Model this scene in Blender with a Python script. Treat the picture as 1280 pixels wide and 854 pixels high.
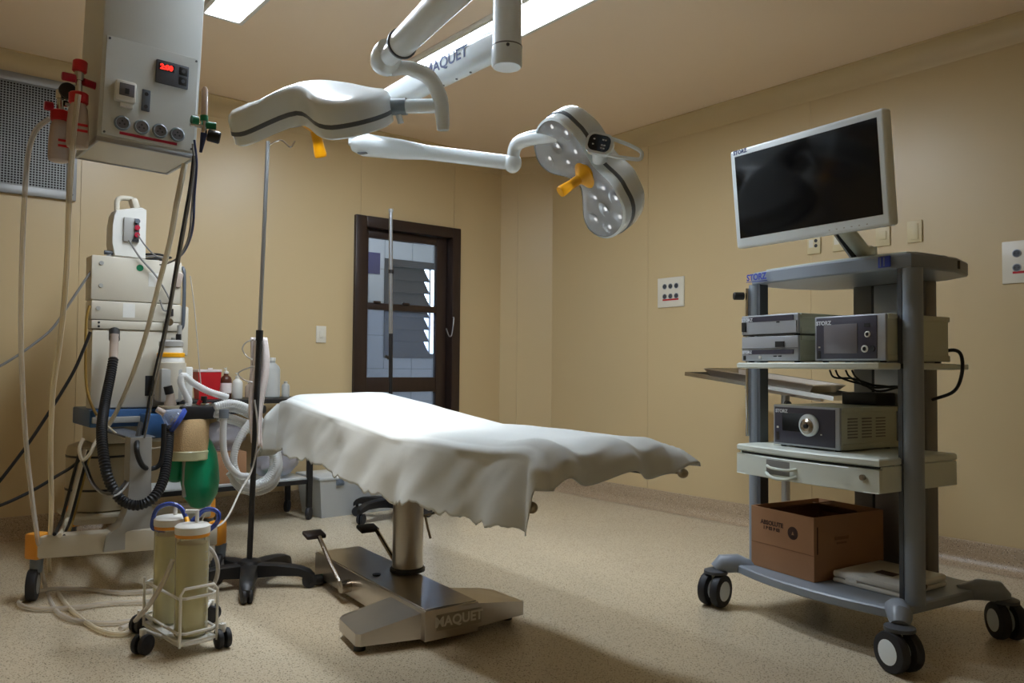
import bpy, bmesh, math, random
from mathutils import Vector, Matrix, noise
R = math.radians
random.seed(7)
for o in list(bpy.data.objects): bpy.data.objects.remove(o)
SC = bpy.context.scene
COL = SC.collection

# ---------------------------------------------------------------- camera
cd = bpy.data.cameras.new('camera'); cam = bpy.data.objects.new('camera', cd); COL.objects.link(cam)
cd.sensor_width = 36.0; cd.lens = 27.808; cd.clip_start = 0.05
_r = Vector((0.776423, -0.630155, 0.008495)); _u = Vector((-0.027511, -0.020424, 0.999413)); _f = Vector((0.629612, 0.776201, 0.033194))
cam.matrix_world = Matrix(((_r.x, _u.x, -_f.x, 0), (_r.y, _u.y, -_f.y, 0), (_r.z, _u.z, -_f.z, 1.05), (0, 0, 0, 1)))
SC.camera = cam
# ---------------------------------------------------------------- world, exposure
w = bpy.data.worlds.new('world'); SC.world = w; w.use_nodes = True
w.node_tree.nodes['Background'].inputs[0].default_value = (0.75, 0.86, 1.0, 1)
w.node_tree.nodes['Background'].inputs[1].default_value = 1.2
SC.view_settings.view_transform = 'Standard'; SC.view_settings.look = 'None'
SC.view_settings.gamma = 1.0; SC.view_settings.use_curve_mapping = False
SC.view_settings.exposure = 0.26
STRIP = 37.0      # emission of the fluorescent ceiling panels
SPOT1, SPOT2 = 50.0, 26.0   # watts of the two surgical lamps

# ---------------------------------------------------------------- materials
def lin(c):
    c = c / 255.0
    return c / 12.92 if c <= 0.04045 else ((c + 0.055) / 1.055) ** 2.4
def L3(rgb): return tuple(lin(c) for c in rgb)
M = {}
def mat(name, rgb, rough=0.5, metal=0.0, var=0.05, scale=6.0, bump=0.0, bscale=60.0, spec=0.5, trans=0.0, emit=0.0, ecol=None, coat=0.0, aniso=None):
    m = bpy.data.materials.new(name); m.use_nodes = True
    nt = m.node_tree; n = nt.nodes; l = nt.links; p = n['Principled BSDF']
    c = L3(rgb)
    tc = n.new('ShaderNodeTexCoord')
    nz = n.new('ShaderNodeTexNoise'); nz.inputs['Scale'].default_value = scale; nz.inputs['Detail'].default_value = 4
    l.new(tc.outputs['Object'], nz.inputs['Vector'])
    if aniso:
        mp = n.new('ShaderNodeMapping'); mp.inputs['Scale'].default_value = aniso
        l.new(tc.outputs['Object'], mp.inputs['Vector']); l.new(mp.outputs['Vector'], nz.inputs['Vector'])
    rp = n.new('ShaderNodeMapRange'); rp.inputs['To Min'].default_value = 1 - var; rp.inputs['To Max'].default_value = 1 + var
    l.new(nz.outputs['Fac'], rp.inputs['Value'])
    mx = n.new('ShaderNodeMix'); mx.data_type = 'RGBA'; mx.blend_type = 'MULTIPLY'; mx.inputs['Factor'].default_value = 1
    mx.inputs[6].default_value = (*c, 1)
    l.new(rp.outputs['Result'], mx.inputs[7]); l.new(mx.outputs[2], p.inputs['Base Color'])
    p.inputs['Roughness'].default_value = rough; p.inputs['Metallic'].default_value = metal
    p.inputs['Specular IOR Level'].default_value = spec; p.inputs['Transmission Weight'].default_value = trans
    p.inputs['Coat Weight'].default_value = coat
    if emit:
        p.inputs['Emission Color'].default_value = (*(L3(ecol or rgb)), 1); p.inputs['Emission Strength'].default_value = emit
    if bump:
        nb = n.new('ShaderNodeTexNoise'); nb.inputs['Scale'].default_value = bscale; nb.inputs['Detail'].default_value = 3
        l.new((mp if aniso else tc).outputs['Vector' if aniso else 'Object'], nb.inputs['Vector'])
        b = n.new('ShaderNodeBump'); b.inputs['Strength'].default_value = bump; b.inputs['Distance'].default_value = 0.01
        l.new(nb.outputs['Fac'], b.inputs['Height']); l.new(b.outputs['Normal'], p.inputs['Normal'])
    M[name] = m
    return m
def see(name, rgb, opac=0.4, rough=0.2, gloss=0.08):
    """translucent plastic or thin glass: transparent + plastic body + sheen"""
    m = mat(name, rgb, rough); nt = m.node_tree; n = nt.nodes; l = nt.links; p = n['Principled BSDF']; out = n['Material Output']
    t = n.new('ShaderNodeBsdfTransparent'); t.inputs['Color'].default_value = (*[min(1, 0.55 + 0.45 * c) for c in L3(rgb)], 1)
    fr = n.new('ShaderNodeFresnel'); fr.inputs['IOR'].default_value = 1.3
    ad = n.new('ShaderNodeMath'); ad.operation = 'ADD'; ad.use_clamp = True; ad.inputs[1].default_value = opac
    l.new(fr.outputs['Fac'], ad.inputs[0])
    mx = n.new('ShaderNodeMixShader'); l.new(ad.outputs[0], mx.inputs['Fac']); l.new(t.outputs[0], mx.inputs[1]); l.new(p.outputs[0], mx.inputs[2])
    l.new(mx.outputs[0], out.inputs['Surface'])
    return m
def terrazzo(name, rgb, dark, rough=0.3):
    m = mat(name, rgb, rough, var=0.10, scale=1.3); nt = m.node_tree; n = nt.nodes; l = nt.links; p = n['Principled BSDF']
    base = p.inputs['Base Color'].links[0].from_socket
    tc = [x for x in n if x.type == 'TEX_COORD'][0]
    for sc, th, col, f in ((120, 0.31, dark, 0.75), (70, 0.20, tuple(c * 0.55 for c in dark), 0.85), (100, 0.26, (232, 220, 196), 0.6)):
        v = n.new('ShaderNodeTexVoronoi'); v.inputs['Scale'].default_value = sc
        l.new(tc.outputs['Object'], v.inputs['Vector'])
        r = n.new('ShaderNodeValToRGB'); r.color_ramp.elements[0].position = th * 0.7; r.color_ramp.elements[0].color = (f, f, f, 1)
        r.color_ramp.elements[1].position = th; r.color_ramp.elements[1].color = (0, 0, 0, 1)
        l.new(v.outputs['Distance'], r.inputs['Fac'])
        mx = n.new('ShaderNodeMix'); mx.data_type = 'RGBA'; l.new(r.outputs['Color'], mx.inputs['Factor'])
        l.new(base, mx.inputs[6]); mx.inputs[7].default_value = (*L3(col), 1); base = mx.outputs[2]
    l.new(base, p.inputs['Base Color'])
    return m
terrazzo('floor', (208, 193, 166), (112, 94, 74), 0.27)
terrazzo('skirting', (178, 156, 128), (110, 88, 70), 0.4)
mat('wall', (209, 186, 143), 0.33, var=0.03, scale=1.2, bump=0.02, bscale=6)
mat('ceiling', (246, 224, 198), 0.45, var=0.03, scale=1.0)
mat('wall_joint', (184, 160, 116), 0.6)
mat('dark_wood', (52, 38, 32), 0.38, var=0.25, scale=5, aniso=(12, 12, 1.2))
mat('tile', (222, 226, 230), 0.2, var=0.02)
mat('grout', (170, 172, 170), 0.7)
mat('lamp_white', (236, 245, 249), 0.25, var=0.02, coat=0.3)
mat('lamp_grey', (128, 140, 148), 0.35)
mat('gasket', (92, 98, 106), 0.4)
mat('yellow', (250, 178, 14), 0.35)
mat('steel', (176, 170, 160), 0.28, metal=1.0, var=0.08, scale=20, aniso=(1, 1, 30))
mat('steel_base', (196, 190, 182), 0.32, metal=1.0, var=0.06, scale=12)
mat('chrome', (205, 205, 205), 0.14, metal=1.0)
mat('alu', (176, 180, 184), 0.35, metal=0.9)
mat('alu_frame', (150, 150, 148), 0.45, metal=0.6)
mat('black', (26, 25, 26), 0.45)
mat('black_gloss', (12, 12, 15), 0.10, spec=0.35)
mat('rubber', (34, 34, 38), 0.6)
mat('white', (224, 222, 214), 0.4)
mat('white_plate', (226, 220, 204), 0.35)
mat('cream_plate', (216, 200, 158), 0.4)
mat('paint_grey', (206, 208, 204), 0.4, var=0.03)
mat('machine', (202, 194, 176), 0.42, var=0.03)
mat('machine_grey', (164, 162, 156), 0.45)
mat('machine_blue', (52, 92, 140), 0.4)
mat('orange', (226, 150, 44), 0.45)
mat('cart_grey', (138, 146, 156), 0.38)
mat('cart_dark', (74, 78, 84), 0.45)
mat('cart_panel', (120, 118, 114), 0.45)
mat('cart_shelf', (214, 220, 210), 0.4)
mat('device', (196, 200, 182), 0.45)
mat('device_front', (168, 172, 178), 0.35, metal=0.3)
mat('device_dark', (62, 60, 74), 0.35)
mat('screen_grey', (112, 108, 112), 0.25)
mat('logo_blue', (44, 62, 160), 0.5)
mat('logo_white', (222, 226, 232), 0.5)
mat('navy', (46, 66, 118), 0.5)
mat('ink', (70, 46, 36), 0.8)
mat('cardboard', (160, 118, 84), 0.8, var=0.06, scale=10)
mat('cardboard_in', (132, 94, 64), 0.85)
mat('red', (196, 24, 34), 0.4)
mat('dark_red', (176, 20, 52), 0.35)
mat('green', (18, 128, 84), 0.4)
mat('bag_green', (16, 150, 104), 0.3, bump=0.25, bscale=18)
mat('sheet', (216, 219, 216), 0.85, var=0.03, bump=0.09, bscale=14, spec=0.2)
mat('towel', (240, 228, 224), 0.9, var=0.06, bump=0.3, bscale=60)
mat('brown_bottle', (84, 42, 26), 0.3)
mat('hose_black', (22, 22, 24), 0.5)
mat('cable_black', (24, 22, 22), 0.5)
mat('cable_grey', (132, 130, 126), 0.5)
mat('cable_beige', (226, 216, 194), 0.5)
mat('cable_tan', (150, 118, 52), 0.5)
mat('cable_blue', (52, 66, 110), 0.5)
mat('lever', (170, 160, 146), 0.25, metal=1.0)
mat('pedal', (38, 28, 24), 0.6)
mat('vent_dark', (30, 25, 20), 0.8)
mat('bumper_grey', (110, 118, 126), 0.5)
mat('purple', (62, 48, 112), 0.6)
mat('led_red', (255, 40, 30), 0.4, emit=2.2)
mat('lcd', (80, 84, 92), 0.3)
mat('granule', (206, 172, 124), 0.8, var=0.25, scale=160, bump=0.4, bscale=200)
mat('skyglow', (210, 228, 255), 0.5, emit=6.0)
mat('diffuser', (255, 255, 255), 0.5, emit=STRIP, ecol=(228, 241, 255))
mat('led', (255, 255, 255), 0.3, emit=0.8)
mat('drum', (172, 160, 134), 0.45)
see('hose_clear', (226, 220, 212), 0.55, 0.25)
see('hose_white', (244, 244, 242), 0.6, 0.3)
see('tube_clear', (236, 228, 216), 0.36, 0.25)
see('tube_beige', (240, 228, 202), 0.42, 0.3)
see('tube_blue', (70, 96, 190), 0.7, 0.25)
see('jar', (244, 242, 220), 0.2, 0.15)
see('jar_liquid', (246, 238, 190), 0.6, 0.25)
see('bottle_clear', (224, 206, 192), 0.5, 0.25)
see('bin_clear', (230, 233, 232), 0.55, 0.3)
see('glass', (225, 235, 240), 0.05, 0.03)
see('glass_haze', (190, 205, 225), 0.16, 0.15)
see('lens', (236, 238, 242), 0.35, 0.06)
see('bag_clear', (206, 204, 212), 0.35, 0.15)
see('mask', (200, 212, 235), 0.28, 0.10)

# ---------------------------------------------------------------- mesh helpers
def xyz(axis):
    """rotation matrix whose z column is axis"""
    a = Vector(axis).normalized(); t = Vector((0, 0, 1)) if abs(a.z) < 0.95 else Vector((1, 0, 0))
    x = t.cross(a).normalized(); y = a.cross(x)
    return Matrix((x, y, a)).transposed()
def smooth_path(pts, res=6):
    P = [Vector(p) for p in pts]
    if len(P) < 3: return P
    out = []
    for i in range(len(P) - 1):
        p0 = P[i - 1] if i else P[0] * 2 - P[1]; p1 = P[i]; p2 = P[i + 1]; p3 = P[i + 2] if i + 2 < len(P) else P[-1] * 2 - P[-2]
        for k in range(res):
            t = k / res
            out.append(0.5 * ((2 * p1) + (p2 - p0) * t + (2 * p0 - 5 * p1 + 4 * p2 - p3) * t * t + (3 * p1 - p0 - 3 * p2 + p3) * t ** 3))
    out.append(P[-1]); return out
def resample(P, step):
    out = [P[0]]; acc = 0.0
    for a, b in zip(P, P[1:]):
        d = (b - a).length
        while acc + d >= step:
            t = (step - acc) / d; a = a.lerp(b, t); out.append(a); d = (b - a).length; acc = 0
        acc += d
    return out
class G:
    def __init__(s): s.b = bmesh.new()
    def box(s, c, d, rot=None, bev=0.0, seg=2):
        m = Matrix.LocRotScale(Vector(c), rot.to_quaternion() if rot is not None else None, Vector(d))
        vs = bmesh.ops.create_cube(s.b, size=1.0, matrix=m)['verts']
        if bev:
            es = list({e for v in vs for e in v.link_edges})
            bmesh.ops.bevel(s.b, geom=es, offset=min(bev, min(d) * 0.45), segments=seg, profile=0.5, affect='EDGES')
        return s
    def span(s, a, b, bev=0.0, seg=2):
        a, b = Vector(a), Vector(b); return s.box((a + b) / 2, [abs(x) for x in (b - a)], None, bev, seg)
    def rings(s, rs, cap0=True, cap1=True, close=True):
        vv = [[s.b.verts.new(p) for p in r] for r in rs]; n = len(vv[0])
        for a, b in zip(vv, vv[1:]):
            for i in range(n if close else n - 1):
                j = (i + 1) % n; s.b.faces.new((a[i], a[j], b[j], b[i]))
        if cap0: s.b.faces.new(vv[0][::-1])
        if cap1: s.b.faces.new(vv[-1])
        return s
    def lathe(s, prof, o=(0, 0, 0), axis=(0, 0, 1), n=24, cap=True):
        m = xyz(axis); o = Vector(o); rs = []
        for r, z in prof:
            rs.append([o + m @ Vector((max(r, 1e-4) * math.cos(2 * math.pi * i / n), max(r, 1e-4) * math.sin(2 * math.pi * i / n), z)) for i in range(n)])
        return s.rings(rs, cap, cap)
    def cyl(s, a, b, r, r2=None, n=20, bev=0.0):
        a, b = Vector(a), Vector(b); h = (b - a).length; r2 = r if r2 is None else r2
        pr = [(r, 0), (r2, h)] if not bev else [(r - bev, 0), (r, bev), (r2, h - bev), (r2 - bev, h)]
        return s.lathe(pr, a, b - a, n)
    def tube(s, pts, r, n=8, res=6, smooth=True, cap=True):
        P = smooth_path(pts, res) if smooth else [Vector(p) for p in pts]
        return s.sweep(P, [r] * len(P), n, cap)
    def corr(s, pts, r, amp=0.1, pitch=0.012, n=10):
        P = resample(smooth_path(pts, 14), pitch / 2)
        return s.sweep(P, [r * (1 + (amp if i % 2 else -amp)) for i in range(len(P))], n)
    def sweep(s, P, rad, n=8, cap=True):
        up = None; rs = []
        for i, p in enumerate(P):
            t = (P[min(i + 1, len(P) - 1)] - P[max(i - 1, 0)])
            if t.length < 1e-7: t = Vector((0, 0, 1))
            t.normalize()
            if up is None: up = Vector((0, 0, 1)) if abs(t.z) < 0.9 else Vector((1, 0, 0))
            x = (up - t * up.dot(t)).normalized(); y = t.cross(x); up = x
            rs.append([p + (x * math.cos(2 * math.pi * k / n) + y * math.sin(2 * math.pi * k / n)) * rad[i] for k in range(n)])
        return s.rings(rs, cap, cap)
    def prism(s, poly, z0, z1, mtx=None):
        m = mtx or Matrix()
        return s.rings([[m @ Vector((x, y, z)) for x, y in poly] for z in (z0, z1)])
    def grid(s, fn, nu, nv):
        vv = [[s.b.verts.new(fn(i / nu, j / nv)) for j in range(nv + 1)] for i in range(nu + 1)]
        for i in range(nu):
            for j in range(nv): s.b.faces.new((vv[i][j], vv[i + 1][j], vv[i + 1][j + 1], vv[i][j + 1]))
        return s
    def ball(s, c, r, sc=(1, 1, 1), n=16):
        m = Matrix.LocRotScale(Vector(c), None, Vector(sc)); bmesh.ops.create_uvsphere(s.b, u_segments=n, v_segments=n // 2, radius=r, matrix=m); return s
    def xf(s, m): bmesh.ops.transform(s.b, matrix=m, verts=s.b.verts); return s
    def mesh(s, name, ang=38):
        bmesh.ops.recalc_face_normals(s.b, faces=s.b.faces)
        me = bpy.data.meshes.new(name); s.b.to_mesh(me); s.b.free()
        me.shade_smooth(); me.set_sharp_from_angle(angle=R(ang)); return me
MW = {}
def wm(o): return MW.get(o.name, Matrix()) if o else Matrix()
def ob(name, g, m, parent=None, world=False, ang=38, label=None, kind=None):
    """one mesh object; world=True: the shape was drawn in room coordinates"""
    if isinstance(g, G):
        if world and parent: g.xf(wm(parent).inverted())
        g = g.mesh(name, ang)
    o = bpy.data.objects.new(name, g); COL.objects.link(o)
    if m and not g.materials: g.materials.append(M[m])
    if parent: o.parent = parent; MW[o.name] = wm(parent)
    else: MW[o.name] = Matrix()
    if label: o['label'] = label
    if kind: o['kind'] = kind
    return o
def tag(o, label, cat, group=None):
    o['label'] = label; o['category'] = cat
    if group: o['group'] = group
    return o
def thing(name, label, cat, loc=(0, 0, 0), rz=0.0, group=None, mtx=None):
    o = bpy.data.objects.new(name, None); COL.objects.link(o); o.empty_display_size = 0.05
    m = mtx if mtx is not None else Matrix.Translation(Vector(loc)) @ Matrix.Rotation(rz, 4, 'Z')
    o.matrix_world = m; MW[o.name] = m.copy()
    return tag(o, label, cat, group)
def solo(name, g, m, label, cat, group=None, loc=None, ang=38):
    """a thing that is one mesh, origin at its base"""
    if loc is not None: g.xf(Matrix.Translation(-Vector(loc)))
    o = ob(name, g, m, ang=ang)
    if loc is not None: o.location = loc; MW[o.name] = Matrix.Translation(Vector(loc))
    return tag(o, label, cat, group)
def struct(name, g, m, parent=None):
    o = ob(name, g, m, parent)
    if not parent: o['kind'] = 'structure'
    return o
def dup(src, loc, rz=None, label=None, parent=None):
    def cp(o, par):
        c = o.copy(); COL.objects.link(c)
        if par: c.parent = par
        for ch in o.children: cp(ch, c)
        return c
    c = cp(src, parent); c.location = loc
    if rz is not None: c.rotation_euler = (0, 0, rz)
    if label: c['label'] = label
    MW[c.name] = Matrix.Translation(Vector(loc)) @ Matrix.Rotation(rz or 0, 4, 'Z')
    return c
def text(s, size, m, parent, mtx, name='lettering', bold=0.0, label=None):
    """flat lettering; mtx places it in the parent's coordinates, x along the writing, z out of the surface"""
    cu = bpy.data.curves.new(name, 'FONT'); cu.body = s; cu.size = size; cu.extrude = 0.0004; cu.offset = bold
    cu.align_x = 'CENTER'; cu.align_y = 'CENTER'; cu.resolution_u = 3
    t = bpy.data.objects.new(name, cu); COL.objects.link(t)
    bpy.context.view_layer.update(); dg = bpy.context.evaluated_depsgraph_get()
    me = bpy.data.meshes.new_from_object(t.evaluated_get(dg)); bpy.data.objects.remove(t); bpy.data.curves.remove(cu)
    me.transform(mtx); me.materials.clear(); me.materials.append(M[m]); me.name = name
    return ob(name, me, None, parent, label=label)
def face_m(o, x, z):
    """matrix with x axis x, z axis z at o"""
    x = Vector(x).normalized(); z = Vector(z).normalized(); y = z.cross(x)
    m = Matrix((x, y, z)).transposed().to_4x4(); m.translation = Vector(o); return m

# ================================================================ the setting
XR, YB, XL, YF, H = 4.636, 5.547, -1.0, -1.2, 2.9
struct('floor', G().span((XL - .1, YF - .1, -0.1), (XR + 1.1, 7.0, 0)), 'floor')
struct('ceiling', G().span((XL - .1, YF - .1, H), (XR + .1, YB + .1, H + .1)), 'ceiling')
def panelled(name, body, panels):
    wl = struct(name, body, 'wall_joint')
    for a, b in panels: ob('wall_panel', G().span(a, b, 0.0015, 1), 'wall', wl)
    return wl
T = 0.008   # thickness of the lining panels
g = G().span((XL, YB + T, 0), (2.96, YB + .12, H)).span((3.85, YB + T, 0), (XR, YB + .12, H)).span((2.96, YB + T, 2.185), (3.85, YB + .12, H))
panelled('wall_back', g, [((a + .0006, YB, 0), (b - .0006, YB + T, H)) for a, b in ((XL, -.2), (-.2, 1.0), (1.0, 2.96), (3.85, XR - .27))] + [((2.961, YB, 2.185), (3.849, YB + T, H))])
g = G().span((XR + T, YF, 0), (XR + .12, YB + .12, H))
panelled('wall_right', g, [((XR, a + .0006, 0), (XR + T, b - .0006, H)) for a, b in ((YF, .1), (.1, 1.38), (1.38, 2.70), (2.70, 4.06), (4.06, YB - .38))])
struct('wall_left', G().span((XL - .12, YF, 0), (XL, YB + .12, H)), 'wall')
struct('wall_front', G().span((XL - .12, YF - .12, 0), (XR + .12, YF, H)), 'wall')
# chamfered corner between the back and the right wall, three narrow panels
A, B = Vector((XR - .275, YB, 0)), Vector((XR, YB - .385, 0))
wc = struct('wall_corner', G().prism([(A.x, A.y + .02), (XR + .02, YB + .02), (B.x + .02, B.y), (B.x + .012, B.y + .012), (A.x + .012, A.y + .012)], 0, H), 'wall_joint')
nrm = Vector((-(A.y - B.y), -(B.x - A.x), 0)).normalized()
for t0, t1 in ((0, .33), (.333, 1)):
    p, q = A.lerp(B, t0), A.lerp(B, t1)
    pts = [(p.x, p.y), (q.x, q.y), (q.x - nrm.x * .012, q.y - nrm.y * .012), (p.x - nrm.x * .012, p.y - nrm.y * .012)]
    ob('corner_panel', G().prism(pts, 0, H), 'wall', wc)
# ceiling coves (concave strips) and coved terrazzo skirtings
def strip(name, m, prof, path):
    """prof: (distance from wall, z); path: corner points with inward normals"""
    g = G(); rs = []
    for P, n in path: rs.append([Vector(P) + Vector(n) * d + Vector((0, 0, z)) for d, z in prof])
    g.rings(rs); return struct(name, g, m)
cove = [(.0, H - .001), (.11, H - .001)] + [(.11 - .105 * math.sin(a), H - .011 - .105 * (1 - math.cos(a))) for a in [R(x) for x in (0, 20, 40, 60, 80, 90)]] + [(.0, H - .125)]
skirt = [(.0, .0), (.075, .001)] + [(.075 - .063 * math.sin(a), .002 + .063 * (1 - math.cos(a))) for a in [R(x) for x in (15, 35, 55, 75, 90)]] + [(.012, .128), (.008, .138), (0, .138)]
bis1 = (Vector((0, -1, 0)) + nrm); bis1 = bis1 / bis1.dot(Vector((0, -1, 0)))
bis2 = (Vector((-1, 0, 0)) + nrm); bis2 = bis2 / bis2.dot(Vector((-1, 0, 0)))
b0, r0 = (0, -1, 0), (-1, 0, 0)
strip('trim_1', 'wall', cove, [((XL, YB, 0), b0), (A, bis1)])
strip('trim_2', 'wall', cove, [(A, bis1), (B, bis2)])
strip('trim_3', 'wall', cove, [(B, bis2), ((XR, YF, 0), r0)])
strip('baseboard_back', 'skirting', skirt, [((XL, YB, 0), b0), ((2.9, YB, 0), b0)])
strip('baseboard_corner', 'skirting', skirt, [((3.91, YB, 0), b0), (A, bis1), (B, bis2)])
strip('baseboard_right', 'skirting', skirt, [(B, bis2), ((XR, YF, 0), r0)])

# door with glazed leaf
g = G().span((2.905, 5.515, 0), (3.0, 5.667, 2.236), .006).span((3.82, 5.515, 0), (3.904, 5.667, 2.236), .006).span((3.0, 5.515, 2.15), (3.82, 5.667, 2.236), .006)
g.span((3.80, 5.63, 0), (3.822, 5.66, 2.15)).span((2.998, 5.63, 0), (3.02, 5.66, 2.15))
d1 = struct('door_1', g, 'dark_wood'); 
for a, b in (((3.003, 5.575, .02), (3.05, 5.625, 2.147)), ((3.70, 5.575, .02), (3.797, 5.625, 2.147))): ob('stile', G().span(a, b, .004), 'dark_wood', d1)
for z0, z1 in ((2.078, 2.147), (1.505, 1.56), (.845, .965), (.02, .25)): ob('rail', G().span((3.05, 5.578, z0), (3.70, 5.622, z1), .004), 'dark_wood', d1)
for z0, z1, m in ((1.56, 2.078, 'glass'), (.965, 1.505, 'glass_haze'), (.25, .845, 'glass_haze')): ob('pane', G().span((3.048, 5.597, z0 - .002), (3.702, 5.603, z1 + .002)), m, d1)
for x in (3.13, 3.40): ob('sash_latch', G().box((x, 5.573, 1.565), (.06, .02, .018), None, .004), 'dark_wood', d1)
ob('handle', G().tube([(3.83, 5.53, 1.47), (3.826, 5.50, 1.46), (3.80, 5.49, 1.33), (3.775, 5.49, 1.31), (3.752, 5.492, 1.355), (3.745, 5.494, 1.375)], .0055, 8), 'alu_frame', d1, label='curved grey metal pull hook')
ob('hinge', G().cyl((3.012, 5.568, .3), (3.012, 5.568, .42), .008), 'dark_wood', d1)

# service room behind the door: tiled wall with a louvred window
WX0, WX1, WZ0, WZ1 = 3.956, 4.64, 1.14, 2.13
g = G().span((2.0, 6.908, 0), (WX0, 7.0, 2.7)).span((WX1, 6.908, 0), (5.7, 7.0, 2.7)).span((WX0, 6.908, 0), (WX1, 7.0, WZ0)).span((WX0, 6.908, WZ1), (WX1, 7.0, 2.7))
wt = struct('wall_service', g, 'grout')
tile_me = {}
def tile(x0, x1, z0, z1):
    k = (round(x1 - x0, 3), round(z1 - z0, 3))
    if k[0] < .02 or k[1] < .02: return
    if k not in tile_me: tile_me[k] = G().box((0, 0, 0), (k[0] - .005, .009, k[1] - .005), None, .0015, 1).mesh('tile')
    ob('tile', tile_me[k], 'tile', wt).location = ((x0 + x1) / 2, 6.904, (z0 + z1) / 2)
def clip_tile(x0, x1, z0, z1):
    if x1 <= WX0 or x0 >= WX1 or z1 <= WZ0 or z0 >= WZ1: return tile(x0, x1, z0, z1)
    if x0 < WX0: tile(x0, WX0, z0, z1)
    if x1 > WX1: tile(WX1, x1, z0, z1)
    a, b = max(x0, WX0), min(x1, WX1)
    if z0 < WZ0: tile(a, b, z0, WZ0)
    if z1 > WZ1: tile(a, b, WZ1, z1)
for i in range(10):
    for j in range(8): clip_tile(3.03 + i * .25, 3.28 + i * .25, .04 + j * .33, .37 + j * .33)
struct('wall_service_end', G().span((5.6, 5.667, 0), (5.7, 6.9, 2.7)), 'tile')
struct('wall_service_side', G().span((2.0, 5.667, 0), (2.1, 6.9, 2.7)), 'tile')
struct('ceiling_service', G().span((2.0, 5.667, 2.7), (5.7, 7.0, 2.8)), 'white')
g = G()
for a, b in (((WX0, 6.88, WZ0), (WX0 + .05, 6.96, WZ1)), ((WX1 - .05, 6.88, WZ0), (WX1, 6.96, WZ1)), ((WX0 + .05, 6.88, WZ0), (WX1 - .05, 6.96, WZ0 + .05)), ((WX0 + .05, 6.88, WZ1 - .07), (WX1 - .05, 6.96, WZ1))): g.span(a, b, .003)
w1 = struct('window_1', g, 'dark_wood')
sl = G().prism([(4.01, -.068), (4.50, -.068), (4.445, .068), (4.01, .068)], -.003, .003, Matrix.Rotation(R(90), 4, 'X')).xf(Matrix.Rotation(R(-14), 4, 'X')).mesh('louvre_slat')
for k in range(7): ob('louvre_slat', sl, 'dark_wood', w1).location = (0, 6.925 + .0, 1.25 + k * .124)
ob('louvre_rail', G().span((4.50, 6.915, WZ0 + .05), (4.515, 6.935, WZ1 - .07)), 'alu_frame', w1)
struct('window_sky', G().span((3.7, 7.3, .8), (5.2, 7.31, 2.5)), 'skyglow')
sg = solo('wall_sign', G().box((3.80, 6.895, 2.07), (.2, .008, .21), None, .002), 'purple', 'small purple notice on the white tiles behind the glazed door', 'sign', loc=(3.80, 6.895, 1.965))
for z in (.14, .07): ob('notice_print', G().box((-.06, -.005, z), (.03, .002, .022)), 'white', sg)
t = thing('service_fill_lamp', 'unseen round fill lamp added to brighten the small tiled room', 'fill lamp', (3.6, 6.25, 2.62))  # added out of view, only to brighten the tiles behind the door
ob('fill_lamp_base', G().cyl((0, 0, .05), (0, 0, .08), .15), 'white', t); 
mat('service_fill_glow', (255, 255, 255), 0.5, emit=24.0, ecol=(230, 238, 255))
ob('fill_lamp_bowl', G().lathe([(.02, 0), (.1, .012), (.14, .035), (.145, .05)], n=24), 'service_fill_glow', t)

# fluorescent ceiling panels
def ceiling_panel(x0, x1, y0, y1, label):
    cx, cy = (x0 + x1) / 2, (y0 + y1) / 2
    t = thing('ceiling_light', label, 'ceiling light', (cx, cy, H), 0, 'fluorescent ceiling panels')
    hx, hy = (x1 - x0) / 2, (y1 - y0) / 2
    g = G()
    for s in (-1, 1):
        g.span((s * hx, -hy, -.03), (s * (hx - .025), hy, 0), .003); g.span((-hx + .025, s * hy, -.03), (hx - .025, s * (hy - .025), 0), .003)
    ob('frame', g, 'white', t)
    ob('diffuser', G().span((-hx + .025, -hy + .025, -.02), (hx - .025, hy - .025, -.012)), 'diffuser', t)
    for y in (-hy * .92, hy * .92): ob('screw', G().cyl((hx - .012, y, -.033), (hx - .012, y, -.029), .004, n=8), 'alu', t)
ceiling_panel(1.27, 1.50, 2.75, 4.17, 'short fluorescent ceiling panel beside the hanging service pendant')
ceiling_panel(2.47, 2.75, 2.62, 4.05, 'long fluorescent ceiling panel right above the surgical lamp arms')

# ================================================================ fixtures on the walls
def box_on(wall, y_or_x, z, wdt, hgt, d=.012):
    """matrix of a plate: x along the wall as seen, y up, z into the room"""
    if wall == 'R': return face_m((XR, y_or_x, z), (0, -1, 0), (-1, 0, 0))
    return face_m((y_or_x, YB, z), (1, 0, 0), (0, -1, 0))
def plate(name, m, w_, h_, label, cat, mt='white_plate', group=None):
    t = thing(name, label, cat, group=group, mtx=m)
    ob('plate', G().box((0, 0, .005), (w_, h_, .010), None, .003), mt, t); return t
def socket(t, x, y, r=.021):
    s = ob('socket', G().lathe([(r, .0105), (r, .013), (r * .86, .0135), (r * .8, .011)], (x, y, 0), n=20), 'device_front', t)
    ob('recess', G().cyl((x, y, .0103), (x, y, .0118), r * .8), 'cart_dark', s)
    for dx in (-.4, .4): ob('pin_hole', G().cyl((x + dx * r, y, .0118), (x + dx * r, y, .0124), r * .16, n=8), 'black', s)
def outlet_panel(y, label):
    t = plate('outlet_panel', box_on('R', y, 1.624, 0, 0), .25, .222, label, 'outlet', group='six-socket outlet panels')
    for j in (0, 1):
        for i in range(3): socket(t, -.055 + i * .055, .045 - j * .075)
    ob('red_stripe', G().box((.0, -.055, .0106), (.15, .012, .0012)), 'red', t)
    ob('side_cover', G().box((.105, 0, .0106), (.03, .2, .002)), 'white_plate', t)
outlet_panel(3.83, 'white six-socket outlet panel alone on the right wall, nearest the corner')
outlet_panel(1.478, 'white six-socket outlet panel at the right edge beyond the equipment cart')
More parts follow.
